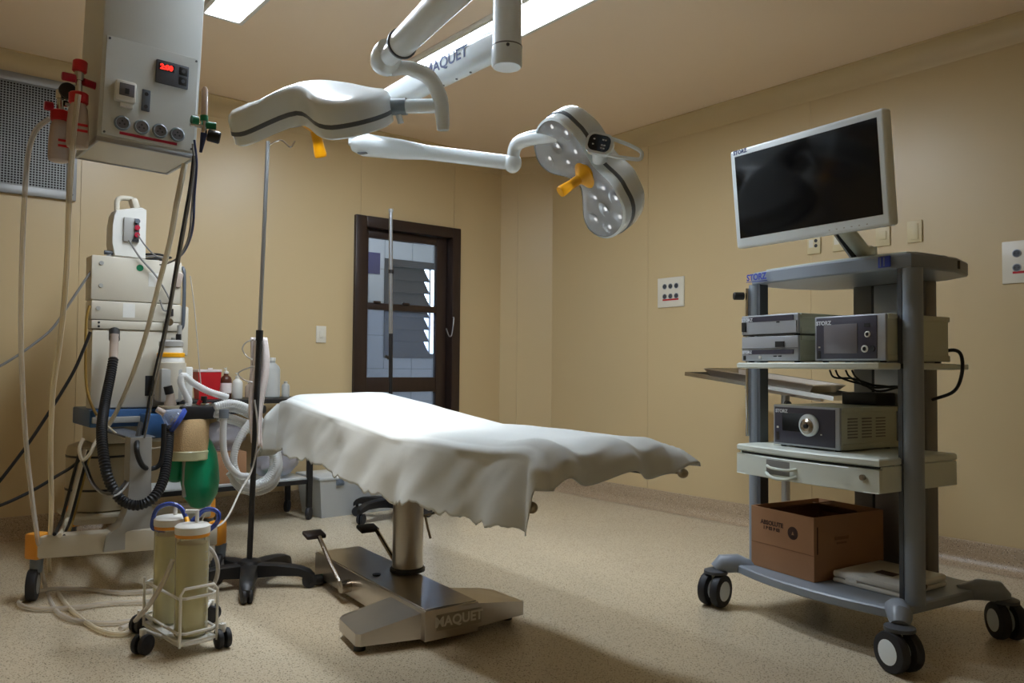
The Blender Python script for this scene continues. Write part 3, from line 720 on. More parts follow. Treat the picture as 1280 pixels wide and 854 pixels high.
# blue work table and drawer
ob('blue_table', G().span((.89, 4.56, .72), (1.34, 5.0, .812), .008), 'machine_blue', **A)
ob('table_rail', G().span((.90, 4.54, .742), (1.30, 4.56, .775), .004), 'machine_grey', **A)
ob('blue_drawer', G().span((1.13, 4.45, .66), (1.36, 4.62, .79), .012), 'machine_blue', **A)
ob('work_top', G().span((1.30, 4.42, .795), (1.75, 4.75, .825), .008), 'black', **A)
ob('under_shelf', G().span((.95, 4.70, .62), (1.33, 5.05, .72), .01), 'machine', **A)
# column, drum and wheeled base
g = G(); cxx, cyy = .995, 4.02
g.rings([[Vector((cxx + sx * a, cyy + sy * b, z)) for sx, sy in ((-1, -1), (1, -1), (1, 1), (-1, 1))] for z, a, b in ((.20, .15, .06), (.27, .14, .06), (.31, .08, .055), (.37, .055, .05), (.5, .048, .05), (.71, .046, .05))])
ob('column', g, 'machine_grey', **A)
ob('gas_drum', G().lathe([(.17, .245), (.19, .255), (.19, .57), (.18, .60), (.14, .615)], (1.04, 4.92, 0), n=32), 'drum', **A)
for z in (.36, .54): ob('drum_strap', G().lathe([(.192, z), (.192, z + .012)], (1.04, 4.92, 0), n=32), 'black', **A)
ob('deck', G().span((.95, 3.98, .70), (1.06, 4.60, .712), .004), 'cart_dark', **A)
g = G().box((.965, 3.998, .235), (.76, .09, .10), Matrix.Rotation(R(-15.6), 3, 'Z'), .012); 
ob('base_beam', g, 'machine', **A)
ob('base_beam', G().box((1.22, 4.77, .215), (.70, .08, .08), Matrix.Rotation(R(-15.6), 3, 'Z'), .012), 'machine', **A)
ob('base_beam', G().box((1.10, 4.40, .205), (.09, .80, .07), Matrix.Rotation(R(-17), 3, 'Z'), .012), 'machine', **A)
ob('drum_shelf', G().box((1.06, 4.86, .235), (.46, .36, .02), None, .006), 'machine', **A)
for p, s in (((.604, 4.10, .238), 1), ((1.33, 3.896, .238), .9), ((1.545, 4.68, .225), .8), ((.885, 4.865, .225), .8)): ob('corner_bumper', G().box(p, (.075 * s, .075 * s, .115), Matrix.Rotation(R(32), 3, 'Z'), .012), 'orange', **A)
def caster(parent, p, r_, ang, world=True, twin=False, stem=.06, hub='machine_grey'):
    p = Vector(p); d = Vector((math.cos(ang), math.sin(ang), 0)); n_ = Vector((-d.y, d.x, 0))
    c = p + Vector((0, 0, r_))
    def wh(off, wd):
        a = c + n_ * (off - wd / 2)
        q = ob('wheel', G().lathe([(r_ * .70, 0), (r_ * .96, wd * .08), (r_, wd * .3), (r_, wd * .7), (r_ * .96, wd * .92), (r_ * .70, wd)], a, n_, 26), 'rubber', parent, world)
        ob('wheel_hub', G().lathe([(.3 * r_, -.003), (.70 * r_, .001), (.71 * r_, wd - .001), (.3 * r_, wd + .003)], a, n_, 22), hub, q, world)
    if twin: wh(-r_ * .42, r_ * .55); wh(r_ * .42, r_ * .55)
    else: wh(0, r_ * .62)
    return c
for p, a_ in (((.588, 4.085, 0), 1.25), ((.87, 4.90, 0), 1.2), ((1.54, 4.69, 0), .3), ((1.335, 3.885, 0), 1.0)):
    c = caster(AN, p, .070, a_)
    ob('caster_fork', G().cyl(c + Vector((.012, .01, .05)), c + Vector((.015, .015, .115)), .024, .028, 14), 'bumper_grey', **A)
# patient monitor standing on top
MO = thing('patient_monitor', 'white patient monitor with carrying handle on top of the anaesthesia machine', 'monitor', (1.08, 4.80, 1.625))
A2 = dict(parent=MO, world=True)
prof = [(1.005, 1.632), (1.165, 1.628), (1.165, 1.905), (1.14, 1.915), (1.10, 1.908), (1.01, 1.885), (.998, 1.86), (.990, 1.80), (.990, 1.70)]
g = G(); g.rings([[Vector((1.078 + (x - 1.078) * k, y, 1.77 + (z - 1.77) * k)) for x, z in prof] for y, k in ((4.64, .95), (4.655, 1.0), (4.76, 1.0), (4.775, .95))]); ob('housing', g, 'white', **A2)
for x in (1.015, 1.14): ob('foot', G().cyl((x, 4.70, 1.625), (x, 4.70, 1.634), .012), 'rubber', **A2)
ob('handle', G().tube([(1.03, 4.72, 1.885), (1.03, 4.72, 1.945), (1.05, 4.72, 1.965), (1.10, 4.72, 1.968), (1.115, 4.72, 1.955), (1.125, 4.72, 1.905)], .014, 10), 'machine', **A2)
ob('handle_grip', G().box((1.115, 4.71, 1.935), (.035, .08, .07), Matrix.Rotation(R(-20), 3, 'Y'), .012), 'machine', **A2)
pm_ = ob('parameter_module', G().span((1.045, 4.625, 1.715), (1.125, 4.642, 1.848), .005), 'machine_grey', **A2)
ob('module_face', G().span((1.098, 4.622, 1.72), (1.123, 4.627, 1.845), .003), 'screen_grey', pm_, True)
for z, m_ in ((1.795, 'dark_red'), (1.755, 'dark_red'), (1.83, 'gasket')): ob('connector', G().cyl((1.110, 4.622, z), (1.110, 4.608, z), .0135, n=14), m_, pm_, True)
for x in (1.095, 1.112): ob('jack', G().cyl((x, 4.622, 1.725), (x, 4.615, 1.725), .008, n=10), 'black', pm_, True)
ob('cable_plug', G().cyl((.96, 4.66, 1.65), (1.0, 4.66, 1.65), .012), 'cart_dark', **A2)
# absorber with breathing bag, hoses
AB = ob('absorber_head', G().span((1.275, 4.300, 0.784), (1.73, 4.46, .83), .012), 'black', **A)
P = Vector((1.314, 4.300, 0.678)); PX, PY = P.x, P.y
ob('absorber_top', G().span((PX - .07, PY - .088, .768), (PX + .12, PY + .085, .838), .01), 'black', AB, True)
ob('valve_dome', G().lathe([(.03, .83), (.03, .85), (.022, .87), (.02, .90)], (PX - .10, PY, 0), n=18), 'bottle_clear', AB, True)
ob('valve_cap', G().cyl((PX - .105, PY, .90), (PX - .115, PY, .94), .022, n=16), 'black', AB, True)
ob('valve_base', G().cyl((PX - .10, PY, .825), (PX - .10, PY, .838), .06, n=24), 'drum', AB, True)
ob('valve_disc', G().cyl((PX + .07, PY, .835), (PX + .07, PY, .85), .04, n=24), 'chrome', AB, True)
ob('valve_knob', G().cyl((PX + .07, PY, .85), (PX + .07, PY, .885), .016, n=16), 'black', AB, True)
ob('red_tap', G().cyl((PX + .035, PY - .02, .84), (PX + .045, PY - .02, .865), .012, n=12), 'red', AB, True)
ob('hose_port', G().cyl((PX + .12, PY - .05, .79), (PX + .17, PY - .06, .79), .022, n=18), 'black', AB, True)
ob('canister', G().lathe([(.085, .60), (.094, .605), (.096, .76), (.09, .77)], (PX, PY, 0), n=30), 'granule', **A)
ob('canister_base', G().lathe([(.095, .555), (.099, .56), (.099, .60), (.094, .605)], (PX, PY, 0), n=30), 'jar_liquid', **A)
ob('drain_tube', G().cyl((PX - .02, PY, .36), (PX - .02, PY, .56), .012), 'machine_grey', **A)
BG = Vector((1.378, 4.320, 0.492))
ob('breathing_bag', G().lathe([(.02, -.20), (.05, -.188), (.085, -.13), (.097, -.06), (.093, .02), (.085, .09), (.06, .15), (.03, .19), (.022, .21)], (BG.x, BG.y, BG.z), (-.03, 0, 1), 26), 'bag_green', **A, label='glossy green rubber breathing bag')
ob('bag_strap', G().tube([(BG.x + .02, BG.y - .04, BG.z - .19), (BG.x + .015, BG.y - .05, BG.z - .22), (BG.x, BG.y - .05, BG.z - .26)], .004), 'cable_beige', **A)
ob('second_bag', G().lathe([(.02, -.11), (.06, -.09), (.08, 0), (.06, .08), (.02, .1)], (PX - .02, PY + .16, .53), (0, 0, 1), 22), 'bag_green', **A)
ob('bellows_hose', G().corr([(0.968, 4.430, 1.081), (0.945, 4.380, 0.992), (0.895, 4.250, 0.857), (0.849, 4.080, 0.735), (0.838, 3.950, 0.600), (0.857, 3.920, 0.512), (0.905, 3.920, 0.435), (0.973, 3.920, 0.403), (1.042, 3.920, 0.433), (1.099, 3.980, 0.503), (1.143, 4.080, 0.605), (1.190, 4.220, 0.730)], .0225, .11, .015, 12), 'hose_black', **A, label='thick black corrugated hose hanging in a U')
ob('hose_cuff', G().cyl((0.974, 4.450, 1.205), (0.968, 4.430, 1.073), .021), 'bottle_clear', **A)
ob('hose_elbow', G().cyl((0.984, 4.500, 1.223), (0.974, 4.450, 1.180), .026), 'black', **A)
ob('thin_hose', G().tube([(1.048, 4.200, 0.757), (0.973, 3.960, 0.682), (0.977, 3.940, 0.621), (1.007, 3.960, 0.572), (1.058, 4.020, 0.555), (1.094, 4.020, 0.575), (1.107, 4.020, 0.651), (1.108, 4.020, 0.766)], .012, 8), 'hose_black', **A)
MK = Vector((1.199, 4.200, 0.780))
mm = xyz((.55, -.1, -.35)).to_4x4(); mm.translation = MK
mk = ob('face_mask', G().lathe([(.02, -.05), (.035, -.03), (.055, .0), (.06, .02)], n=24, cap=False).xf(mm), 'mask', **A, label='clear face mask with blue cushion')
ob('mask_cushion', G().lathe([(.05, .018), (.062, .012), (.072, .022), (.066, .036), (.052, .034)], n=24, cap=False).xf(mm), 'tube_blue', mk, True)
ob('mask_port', G().lathe([(.014, -.09), (.017, -.05), (.02, -.045)], n=16).xf(mm), 'bottle_clear', mk, True)
ob('elbow_hose', G().corr([(1.257, 4.240, 0.804), (1.288, 4.240, 0.849), (1.275, 4.240, 0.890), (1.246, 4.240, 0.961), (1.261, 4.240, 0.994), (1.314, 4.240, 0.952), (1.393, 4.240, 0.910), (1.490, 4.240, 0.878)], .0175, .06, .012, 10), 'hose_white', **A)
ob('breathing_hose', G().corr([(1.386, 4.140, 0.838), (1.476, 4.140, 0.853), (1.570, 4.140, 0.817), (1.642, 4.140, 0.738), (1.705, 4.160, 0.622), (1.726, 4.140, 0.528), (1.683, 4.140, 0.436), (1.596, 4.140, 0.414), (1.526, 4.140, 0.458), (1.491, 4.140, 0.544), (1.506, 4.140, 0.635), (1.555, 4.140, 0.725), (1.614, 4.140, 0.782)], .0185, .06, .012, 10), 'hose_white', **A, label='long white corrugated breathing hose looped in a coil')
ob('breathing_hose', G().corr([(1.407, 4.200, 0.794), (1.491, 4.200, 0.774), (1.586, 4.200, 0.737), (1.676, 4.200, 0.668), (1.745, 4.200, 0.590), (1.765, 4.200, 0.488), (1.717, 4.200, 0.409), (1.602, 4.200, 0.385), (1.532, 4.200, 0.425), (1.488, 4.200, 0.488)], .018, .06, .012, 10), 'hose_white', **A)
ob('breathing_hose', G().corr([(1.422, 4.100, 0.798), (1.420, 4.100, 0.688), (1.426, 4.100, 0.605), (1.452, 4.100, 0.534), (1.503, 4.100, 0.481), (1.562, 4.100, 0.468)], .0175, .06, .012, 10), 'hose_white', **A)
ob('breathing_hose', G().corr([(1.404, 4.170, 0.820), (1.509, 4.170, 0.817), (1.609, 4.170, 0.763), (1.673, 4.170, 0.670), (1.715, 4.170, 0.560), (1.703, 4.170, 0.466), (1.633, 4.170, 0.420), (1.555, 4.170, 0.435), (1.511, 4.170, 0.489), (1.501, 4.170, 0.574), (1.533, 4.170, 0.664), (1.592, 4.170, 0.738)], .018, .06, .012, 10), 'hose_white', **A)
ob('breathing_hose', G().corr([(1.434, 4.230, 0.774), (1.554, 4.230, 0.736), (1.652, 4.230, 0.667), (1.725, 4.230, 0.576), (1.769, 4.230, 0.472), (1.747, 4.230, 0.394), (1.658, 4.230, 0.359), (1.569, 4.230, 0.384), (1.517, 4.230, 0.440)], .0175, .06, .012, 10), 'hose_white', **A)
ob('cuff_connector', G().cyl((1.422, 4.100, 0.823), (1.422, 4.100, 0.778), .024), 'bumper_grey', **A)
ob('sample_line', G().tube([(1.346, 4.280, 0.817), (1.319, 4.280, 0.750), (1.260, 4.280, 0.682), (1.182, 4.280, 0.633), (1.086, 4.280, 0.630), (0.973, 4.280, 0.696), (0.864, 4.280, 0.798)], .004, 6), 'cable_beige', **A)

# ---------------------------------------------------------------- cables and tubes round the machine and pendant
def cable(name, pts, r_, m, label, cat='cable', group=None):
    return solo(name, G().tube(pts, r_, 8 if r_ > .006 else 6), m, label, cat, group, loc=pts[-1])
cable('suction_tube', [(0.501, 3.394, 1.975), (0.462, 3.427, 1.929), (0.441, 3.448, 1.832), (0.435, 3.461, 1.636), (0.435, 3.472, 1.395), (0.457, 3.619, 1.158), (0.501, 3.852, 0.899), (0.544, 4.021, 0.648), (0.577, 4.068, 0.430), (0.601, 4.056, 0.253)] + [(0.665, 4.279, 0.012), (0.641, 3.752, 0.012), (0.733, 3.538, 0.012), (0.839, 3.482, 0.012), (0.921, 3.497, 0.012)], .0095, 'tube_clear', 'clear suction tube hanging in an arc from the outer trap bottle to the floor', 'tube')
cable('suction_tube', [(0.547, 3.123, 2.004), (0.539, 3.134, 1.885), (0.532, 3.149, 1.659), (0.532, 3.159, 1.432), (0.528, 3.170, 1.262), (0.536, 3.300, 1.094), (0.542, 3.430, 0.944), (0.577, 3.669, 0.710), (0.614, 3.845, 0.423)] + [(0.725, 4.543, 0.012), (0.688, 3.942, 0.012), (0.712, 3.505, 0.012), (0.776, 3.337, 0.012), (0.881, 3.387, 0.012)], .0095, 'tube_beige', 'beige suction tube falling from the red-knobbed regulator to the floor', 'tube')
cable('floor_tube', [(0.557, 4.093, 0.014), (0.664, 4.187, 0.014), (0.808, 4.077, 0.014), (0.911, 3.933, 0.014), (1.032, 3.873, 0.014)], .010, 'tube_clear', 'pinkish clear tube on the floor, farthest from the camera', 'tube')
cable('floor_tube', [(0.988, 3.704, 0.014), (0.845, 3.784, 0.014), (0.696, 3.811, 0.014), (0.575, 3.890, 0.014), (0.529, 4.011, 0.014), (0.568, 4.131, 0.014)], .010, 'tube_clear', 'clear tube making a flat loop under the anaesthesia machine caster', 'tube')
cable('gas_hose', [(0.907, 3.097, 1.812), (0.889, 3.117, 1.676), (0.930, 3.346, 1.555), (0.959, 3.587, 1.415), (0.998, 3.951, 1.184), (0.993, 4.157, 0.995), (0.970, 4.311, 0.833), (0.953, 4.459, 0.725)], .011, 'cable_beige', 'ribbed beige gas hose slanting down from the pendant to the machine', 'hose')
cable('monitor_lead', [(0.932, 3.075, 1.843), (0.925, 3.085, 1.737), (0.914, 3.099, 1.630), (0.955, 3.329, 1.491), (1.014, 3.678, 1.249), (1.028, 3.937, 0.960), (1.026, 4.078, 0.708), (1.004, 4.234, 0.501), (0.727, 3.296, 0.561), (0.899, 4.450, 0.441), (0.861, 4.539, 0.580)], .0055, 'cable_black', 'black monitor lead running from pendant to the hanging coil', 'cable')
cable('monitor_lead', [(0.927, 3.041, 1.835), (0.921, 3.051, 1.724), (0.910, 3.064, 1.616), (0.947, 3.271, 1.484), (1.007, 3.619, 1.246), (1.011, 3.822, 0.963), (1.008, 3.963, 0.717), (1.003, 4.170, 0.504), (0.724, 3.260, 0.556), (0.881, 4.400, 0.445), (0.842, 4.491, 0.578)], .0045, 'cable_grey', 'thin grey monitor lead beside the black one from pendant to coil', 'cable')
cable('looped_lead', [(0.917, 3.021, 1.889), (0.926, 3.017, 1.800), (0.923, 3.025, 1.681), (0.921, 3.031, 1.561), (1.010, 3.412, 1.532), (1.066, 3.753, 1.528), (1.127, 4.153, 1.554)], .0045, 'cable_blue', 'dark blue lead bowing outward under the pendant', 'cable')
cable('looped_lead', [(0.922, 3.056, 1.883), (0.930, 3.054, 1.777), (0.926, 3.063, 1.642), (0.920, 3.072, 1.536), (0.995, 3.425, 1.511), (1.079, 3.871, 1.530), (1.126, 4.219, 1.556)], .004, 'cable_grey', 'grey lead bowing just inside the dark blue one', 'cable')
cable('monitor_power_lead', [(0.985, 4.620, 1.633), (0.932, 4.620, 1.603), (0.877, 4.620, 1.513), (0.798, 4.620, 1.370), (0.722, 4.620, 1.234), (0.632, 4.620, 1.142), (0.532, 4.620, 1.060), (0.434, 4.620, 0.996)], .0065, 'cable_grey', 'grey lead sagging from the patient monitor to the left', 'cable')
cable('sensor_lead', [(1.061, 4.580, 1.718), (1.119, 4.580, 1.629), (1.203, 4.580, 1.536), (1.268, 4.580, 1.430), (1.286, 4.580, 1.365), (1.248, 4.580, 1.350), (1.226, 4.580, 1.406)], .005, 'cable_grey', 'grey sensor lead dropping from the monitor module across the cabinet', 'cable')
cable('sensor_lead', [(1.099, 4.560, 1.750), (1.133, 4.560, 1.702), (1.174, 4.560, 1.658), (1.203, 4.560, 1.639)], .004, 'cable_grey', 'short grey lead from the red connectors to the tangled cables', 'cable')
cable('power_cord', [(0.872, 4.500, 1.215), (0.841, 4.500, 1.120), (0.800, 4.500, 1.010), (0.726, 4.500, 0.863), (0.634, 4.500, 0.696), (0.547, 4.500, 0.558), (0.453, 4.500, 0.421)], .008, 'cable_black', 'upper thick black power cord slanting down to the left', 'cord')
cable('power_cord', [(0.878, 4.550, 0.595), (0.821, 4.550, 0.533), (0.743, 4.550, 0.483), (0.657, 4.550, 0.430), (0.557, 4.550, 0.381), (0.444, 4.550, 0.339)], .008, 'cable_black', 'lower thick black power cord sagging to the left', 'cord')
cable('gas_line', [(0.875, 4.550, 1.353), (0.862, 4.550, 1.278), (0.862, 4.550, 1.113), (0.869, 4.550, 0.948), (0.894, 4.550, 0.845), (0.941, 4.550, 0.761), (1.015, 4.550, 0.695), (1.113, 4.550, 0.670)], .007, 'cable_tan', 'tan gas line hanging along the left edge of the cabinet', 'hose')
cable('hanging_hose', [(0.842, 4.450, 0.678), (0.826, 4.450, 0.623), (0.841, 4.450, 0.570), (0.873, 4.450, 0.596), (0.901, 4.450, 0.659), (0.951, 4.450, 0.725)], .009, 'cable_beige', 'beige hose hooked in a small loop at the machine corner', 'hose')
for k, (m_, dx, rr, lb) in enumerate((('cable_black', 0, .008, 'black hose of the bundle hanging behind the front caster, leftmost'), ('cable_beige', 5, .010, 'beige hose hanging in the middle of the bundle behind the caster'), ('cable_black', 10, .007, 'thin black hose of the hanging bundle, right of the beige hose'), ('cable_tan', 14, .008, 'tan hose at the right side of the hanging bundle'))):
    b_ = [Vector(q) for q in [(0.842, 4.500, 0.626), (0.816, 4.500, 0.506), (0.787, 4.500, 0.369), (0.762, 4.500, 0.264)] + [(0.652, 3.991, 0.300)]]
    cable('hanging_hose', [q + Vector((dx * .0045, dx * .002 * k, dx * -.002)) for q in b_] , rr, m_, lb, 'hose')
# tangle lying on top of the cabinet
for k in range(3):
    q = [Vector((1.22 + .06 * math.cos(a) * (1 + .3 * k), 4.72 + .07 * math.sin(a), 1.637 + .012 * k + .004 * math.sin(3 * a))) for a in [i * .7 + k for i in range(9)]]
    cable('coiled_lead', q, .006, ['cable_black', 'cable_grey', 'cable_black'][k], ['bottom black lead coiled on top of the cabinet', 'grey lead coiled between two black ones on the cabinet', 'top black lead coiled on top of the cabinet'][k], 'cable', 'leads coiled on the cabinet')
cl = solo('sensor_clip', G().box((1.322, 4.600, 1.525), (.05, .03, .09), Matrix.Rotation(R(12), 3, 'Y'), .012), 'bottle_clear', 'small clear sensor holder with a blue clip at the cabinet edge', 'sensor clip', loc=(1.34, 4.6, 1.45))
cable('sampling_line', [(1.330, 4.400, 1.531), (1.355, 4.400, 1.359), (1.376, 4.400, 1.165), (1.392, 4.400, 1.000), (1.402, 4.400, 0.913)], .003, 'hose_clear', 'thin clear sampling line hanging straight against the back wall', 'tube')

# ================================================================ IV poles
def star_base(t, r_leg, hub_z, m='black', n=5, a0=0.0, cr=.03):
    ob('hub', G().lathe([(.05, hub_z - .05), (.06, hub_z - .01), (.05, hub_z + .008), (.022, hub_z + .018)], n=20), m, t)
    for k in range(n):
        a = a0 + 2 * math.pi * k / n; d = Vector((math.cos(a), math.sin(a), 0)); s_ = Vector((-d.y, d.x, 0))
        rs = []
        for f, wd, z, th in ((.03, .042, hub_z - .002, .065), (.5 * r_leg, .037, hub_z - .003, .052), (.85 * r_leg, .033, hub_z - .014, .042), (r_leg, .029, hub_z - .03, .038), (r_leg + .022, .018, hub_z - .05, .03)):
            c = d * f; rs.append([c + s_ * wd + Vector((0, 0, z - th)), c + s_ * wd * .9 + Vector((0, 0, z - .006)), c + s_ * wd * .5 + Vector((0, 0, z)), c - s_ * wd * .5 + Vector((0, 0, z)), c - s_ * wd * .9 + Vector((0, 0, z - .006)), c - s_ * wd + Vector((0, 0, z - th))])
        lg = ob('leg', G().rings(rs), m, t)
        c = d * r_leg; off = Vector((math.cos(a + 1.9), math.sin(a + 1.9), 0))
        for sg in (-1, 1):
            ob('caster_wheel', G().lathe([(cr * .6, 0), (cr * .95, .002), (cr, .006), (cr, .014), (cr * .9, .018)], c + Vector((0, 0, cr)) + off * sg * .004 + (off * -.018 if sg < 0 else off * 0), off, 18), 'rubber', lg)
        ob('caster_stem', G().cyl(c + Vector((0, 0, cr)), c + Vector((0, 0, hub_z - .04)), .010, n=10), m, lg)
iv = thing('iv_pole', 'IV pole with black lower tube and chrome upper tube beside the operating table', 'IV pole', (1.43, 3.735, 0), 0, 'IV poles')
star_base(iv, .29, .115, 'black', 5, R(-113), .034)
tilt = Vector((.013, -.09, 1.98)).normalized()
ob('lower_tube', G().cyl((0, 0, .12), tilt * 1.15 + Vector((0, 0, .03)), .0135, n=14), 'black', iv)
ob('upper_tube', G().cyl(tilt * 1.10 + Vector((0, 0, .03)), tilt * 2.12, .0095, n=14), 'alu', iv)
ob('clamp_collar', G().cyl(tilt * 1.14 + Vector((0, 0, .03)), tilt * 1.19 + Vector((0, 0, .03)), .017, n=14), 'black', iv)
ob('hook', G().tube([tilt * 2.1, tilt * 2.1 + Vector((.05, -.03, .03)), tilt * 2.1 + Vector((.09, -.05, 0)), tilt * 2.1 + Vector((.11, -.06, .03))], .004, 6), 'chrome', iv)
iv2 = thing('iv_pole', 'IV pole with grey tube standing in front of the glazed door', 'IV pole', (2.82, 4.80, 0), 0, 'IV poles')
star_base(iv2, .26, .15, 'black', 5, R(-95), .034)
ob('lower_tube', G().cyl((0, 0, .15), (-.012, 0, 1.28), .014, n=14), 'black', iv2)
ob('upper_tube', G().cyl((-.012, 0, 1.26), (-.026, 0, 2.14), .0135, n=14), 'alu', iv2)
for z in (1.10, 1.70): ob('collar', G().cyl((-.017, 0, z), (-.017, 0, z + .025), .019, n=14), 'black', iv2)
ob('collar_knob', G().cyl((-.017, 0, 1.11), (-.06, -.02, 1.12), .011, n=12), 'black', iv2)
ob('top_cap', G().cyl((-.026, 0, 2.13), (-.026, 0, 2.15), .017, n=14), 'machine_grey', iv2)
# towel hanging on the pole, catheter loops
def towel(u, v):
    z = 1.185 - v * .50 - .03 * u * v; w_ = .036 + .008 * math.sin(v * 5) ; a = (u - .5) * 2
    p = Vector((1.432, 3.69, z)) + CR * (a * w_ - .008 + .008 * math.sin(v * 7)) + CF * (.034 + .012 * math.sin(a * 7 + v * 3)) 
    return p
g = G().grid(towel, 20, 30)
o = solo('hanging_towel', g, 'towel', 'pinkish white gauze towel hanging folded on the IV pole', 'towel', loc=(1.432, 3.66, .66), ang=180)
o.modifiers.new('thickness', 'SOLIDIFY').thickness = .006
cable('drain_tube', [(1.398, 3.653, 1.171), (1.372, 3.675, 1.159), (1.359, 3.687, 1.129), (1.374, 3.676, 1.095), (1.398, 3.657, 1.077)], .0035, 'hose_clear', 'small upper loop of clear tube on the IV pole', 'tube')
cable('drain_tube', [(1.402, 3.656, 1.047), (1.361, 3.689, 1.027), (1.347, 3.701, 1.008), (1.369, 3.685, 0.982), (1.401, 3.660, 0.971)], .0035, 'hose_clear', 'small lower loop of clear tube on the IV pole', 'tube')
cable('infusion_line', [(1.402, 3.637, 0.890), (1.416, 3.630, 0.777), (1.416, 3.634, 0.665), (1.399, 3.653, 0.553), (1.324, 3.588, 0.475), (1.239, 3.467, 0.411), (1.176, 3.391, 0.379), (1.103, 3.321, 0.379)], .0045, 'hose_clear', 'clear infusion line from the IV pole to the suction jars', 'tube')

# ================================================================ suction trolley with two jars
SU = thing('suction_trolley', 'white wire suction trolley on four black casters', 'trolley', (.945, 3.185, 0), R(8))
jA, jB = Vector((0.946, 3.035, 0.060)), Vector((0.926, 3.237, 0.060))
S_ = dict(parent=SU, world=True)
lo_ = [Vector((0.912, 2.967, 0.045)), Vector((1.010, 2.999, 0.045)), Vector((0.992, 3.348, 0.045)), Vector((0.891, 3.348, 0.045))]
dj = (jB - jA); dj.z = 0; dj.normalize(); pj = Vector((-dj.y, dj.x, 0)); wj, gap = .068, .07
lo = [jA - dj * gap + pj * wj, jA - dj * gap - pj * wj, jB + dj * gap - pj * wj, jB + dj * gap + pj * wj]
lo = [Vector((q.x, q.y, .045)) for q in lo]
def ringz(z, r_=.0055, k=1.0):
    c = sum(lo, Vector()) / 4
    q = [c + (p - c) * k for p in lo]; q = [Vector((p.x, p.y, z)) for p in q]
    pts = []
    for i in range(4):
        a, b, n_ = q[i - 1], q[i], q[(i + 1) % 4]
        pts += [b + (a - b).normalized() * .02, b + (n_ - b).normalized() * .02]
    return G().tube(pts + pts[:1], r_, 6, smooth=False, cap=False)
for z in (.045, .085, .21): ob('wire_ring', ringz(z), 'white', **S_)
for i, (a, b) in enumerate(((0, 1),)):
    p, q = lo[a], lo[b]; ob('end_loop', G().tube([Vector((p.x, p.y, .04)), Vector((p.x, p.y, .225)), p.lerp(q, .1) + Vector((0, 0, .20)), p.lerp(q, .9) + Vector((0, 0, .20)), Vector((q.x, q.y, .225)), Vector((q.x, q.y, .04))], .0055, 6, smooth=False), 'white', **S_)
for i in (2, 3): ob('upright', G().cyl((lo[i].x, lo[i].y, .04), (lo[i].x, lo[i].y, .225), .0055, n=8), 'white', **S_)
cs = [(0.797, 3.095, 0.000), (1.047, 2.984, 0.000), (1.112, 3.307, 0.000), (0.849, 3.338, 0.000)]
for k, p in enumerate(cs):
    p = Vector(p); c = caster(SU, p, .036, .6 + k, hub='rubber', twin=True)
    near_ = min(lo, key=lambda q: (q - p).length) 
    ob('outrigger', G().tube([p + Vector((0, 0, .088)), p.lerp(sum(lo, Vector()) / 4, .5) + Vector((0, 0, .02)), sum(lo, Vector()) / 4 + Vector((0, 0, -.006))], .007, 8, smooth=False).cyl(p + Vector((0, 0, .06)), p + Vector((0, 0, .09)), .012, n=10), 'white', **S_)
ob('jar_tray', G().prism([(p.x, p.y) for p in lo], .046, .056), 'white', **S_)
for p, lb in ((jA, 'graduated clear suction jar with yellowish liquid, nearer the camera'), (jB, 'graduated clear suction jar with yellowish liquid, half hidden behind its twin')):
    t = thing('suction_jar', lb, 'suction jar', (p.x, p.y, .0575), 0, 'suction jars on the trolley')
    ob('jar', G().lathe([(.052, 0), (.058, .008), (.059, .36), (.059, .375)], n=32), 'jar', t)
    ob('contents', G().lathe([(.051, .006), (.054, .012), (.054, .335), (.053, .336)], n=28), 'jar_liquid', t)
    ld = ob('lid', G().lathe([(.061, .372), (.0625, .376), (.0625, .398), (.055, .404), (.02, .406)], n=32), 'white', t)
    ob('lid_seal', G().lathe([(.060, .360), (.0605, .362), (.0605, .372)], n=32), 'orange', ld)
    ob('elbow_port', G().cyl((.018, .01, .403), (.018, .01, .452), .0075, n=12).cyl((.018, .01, .447), (-.022, .02, .450), .0075, n=12), 'white', ld)
    for k in range(9): ob('scale_mark', G().box((.035, -.0475, .05 + k * .032), (.014, .001, .0022), Matrix.Rotation(R(36), 3, 'Z')), 'machine_grey', t)
tj = Vector((0, 0, .467))
cable('jar_tube', [(0.901, 3.226, 0.412), (0.867, 3.253, 0.418), (0.864, 3.254, 0.452), (0.877, 3.242, 0.495), (0.910, 3.214, 0.514), (0.944, 3.187, 0.502), (0.962, 3.174, 0.462), (0.968, 3.171, 0.422)], .0085, 'tube_blue', 'blue tube arching over the rear suction jar', 'tube')
cable('jar_tube', [(0.942, 3.103, 0.407), (0.964, 3.045, 0.416), (1.011, 3.045, 0.431), (1.034, 3.026, 0.462), (1.035, 3.023, 0.492), (1.018, 3.036, 0.507), (0.993, 3.057, 0.503), (0.975, 3.073, 0.482), (0.959, 3.087, 0.461)], .0085, 'tube_blue', 'blue tube curling over the front suction jar', 'tube')
cable('jar_tube', [(1.010, 3.075, 0.366), (1.030, 3.060, 0.342), (1.045, 3.049, 0.297), (1.044, 3.052, 0.246), (1.029, 3.067, 0.206), (1.015, 3.079, 0.175)], .008, 'hose_clear', 'clear tube bending down the outside of the front suction jar', 'tube')
cable('suction_hose', [(0.876, 3.030, 0.340), (0.856, 3.050, 0.270), (0.822, 3.081, 0.191), (0.796, 3.104, 0.147)] + [(0.842, 3.434, 0.014), (0.791, 3.400, 0.014)], .0095, 'tube_clear', 'clear suction hose lying slantwise across the front of the jars', 'tube')
cl = solo('tube_connector', G().cyl((0.961, 3.162, 0.461), (0.959, 3.114, 0.427), .009, n=12), 'yellow', 'small yellow connector joining the two blue jar tubes', 'connector')

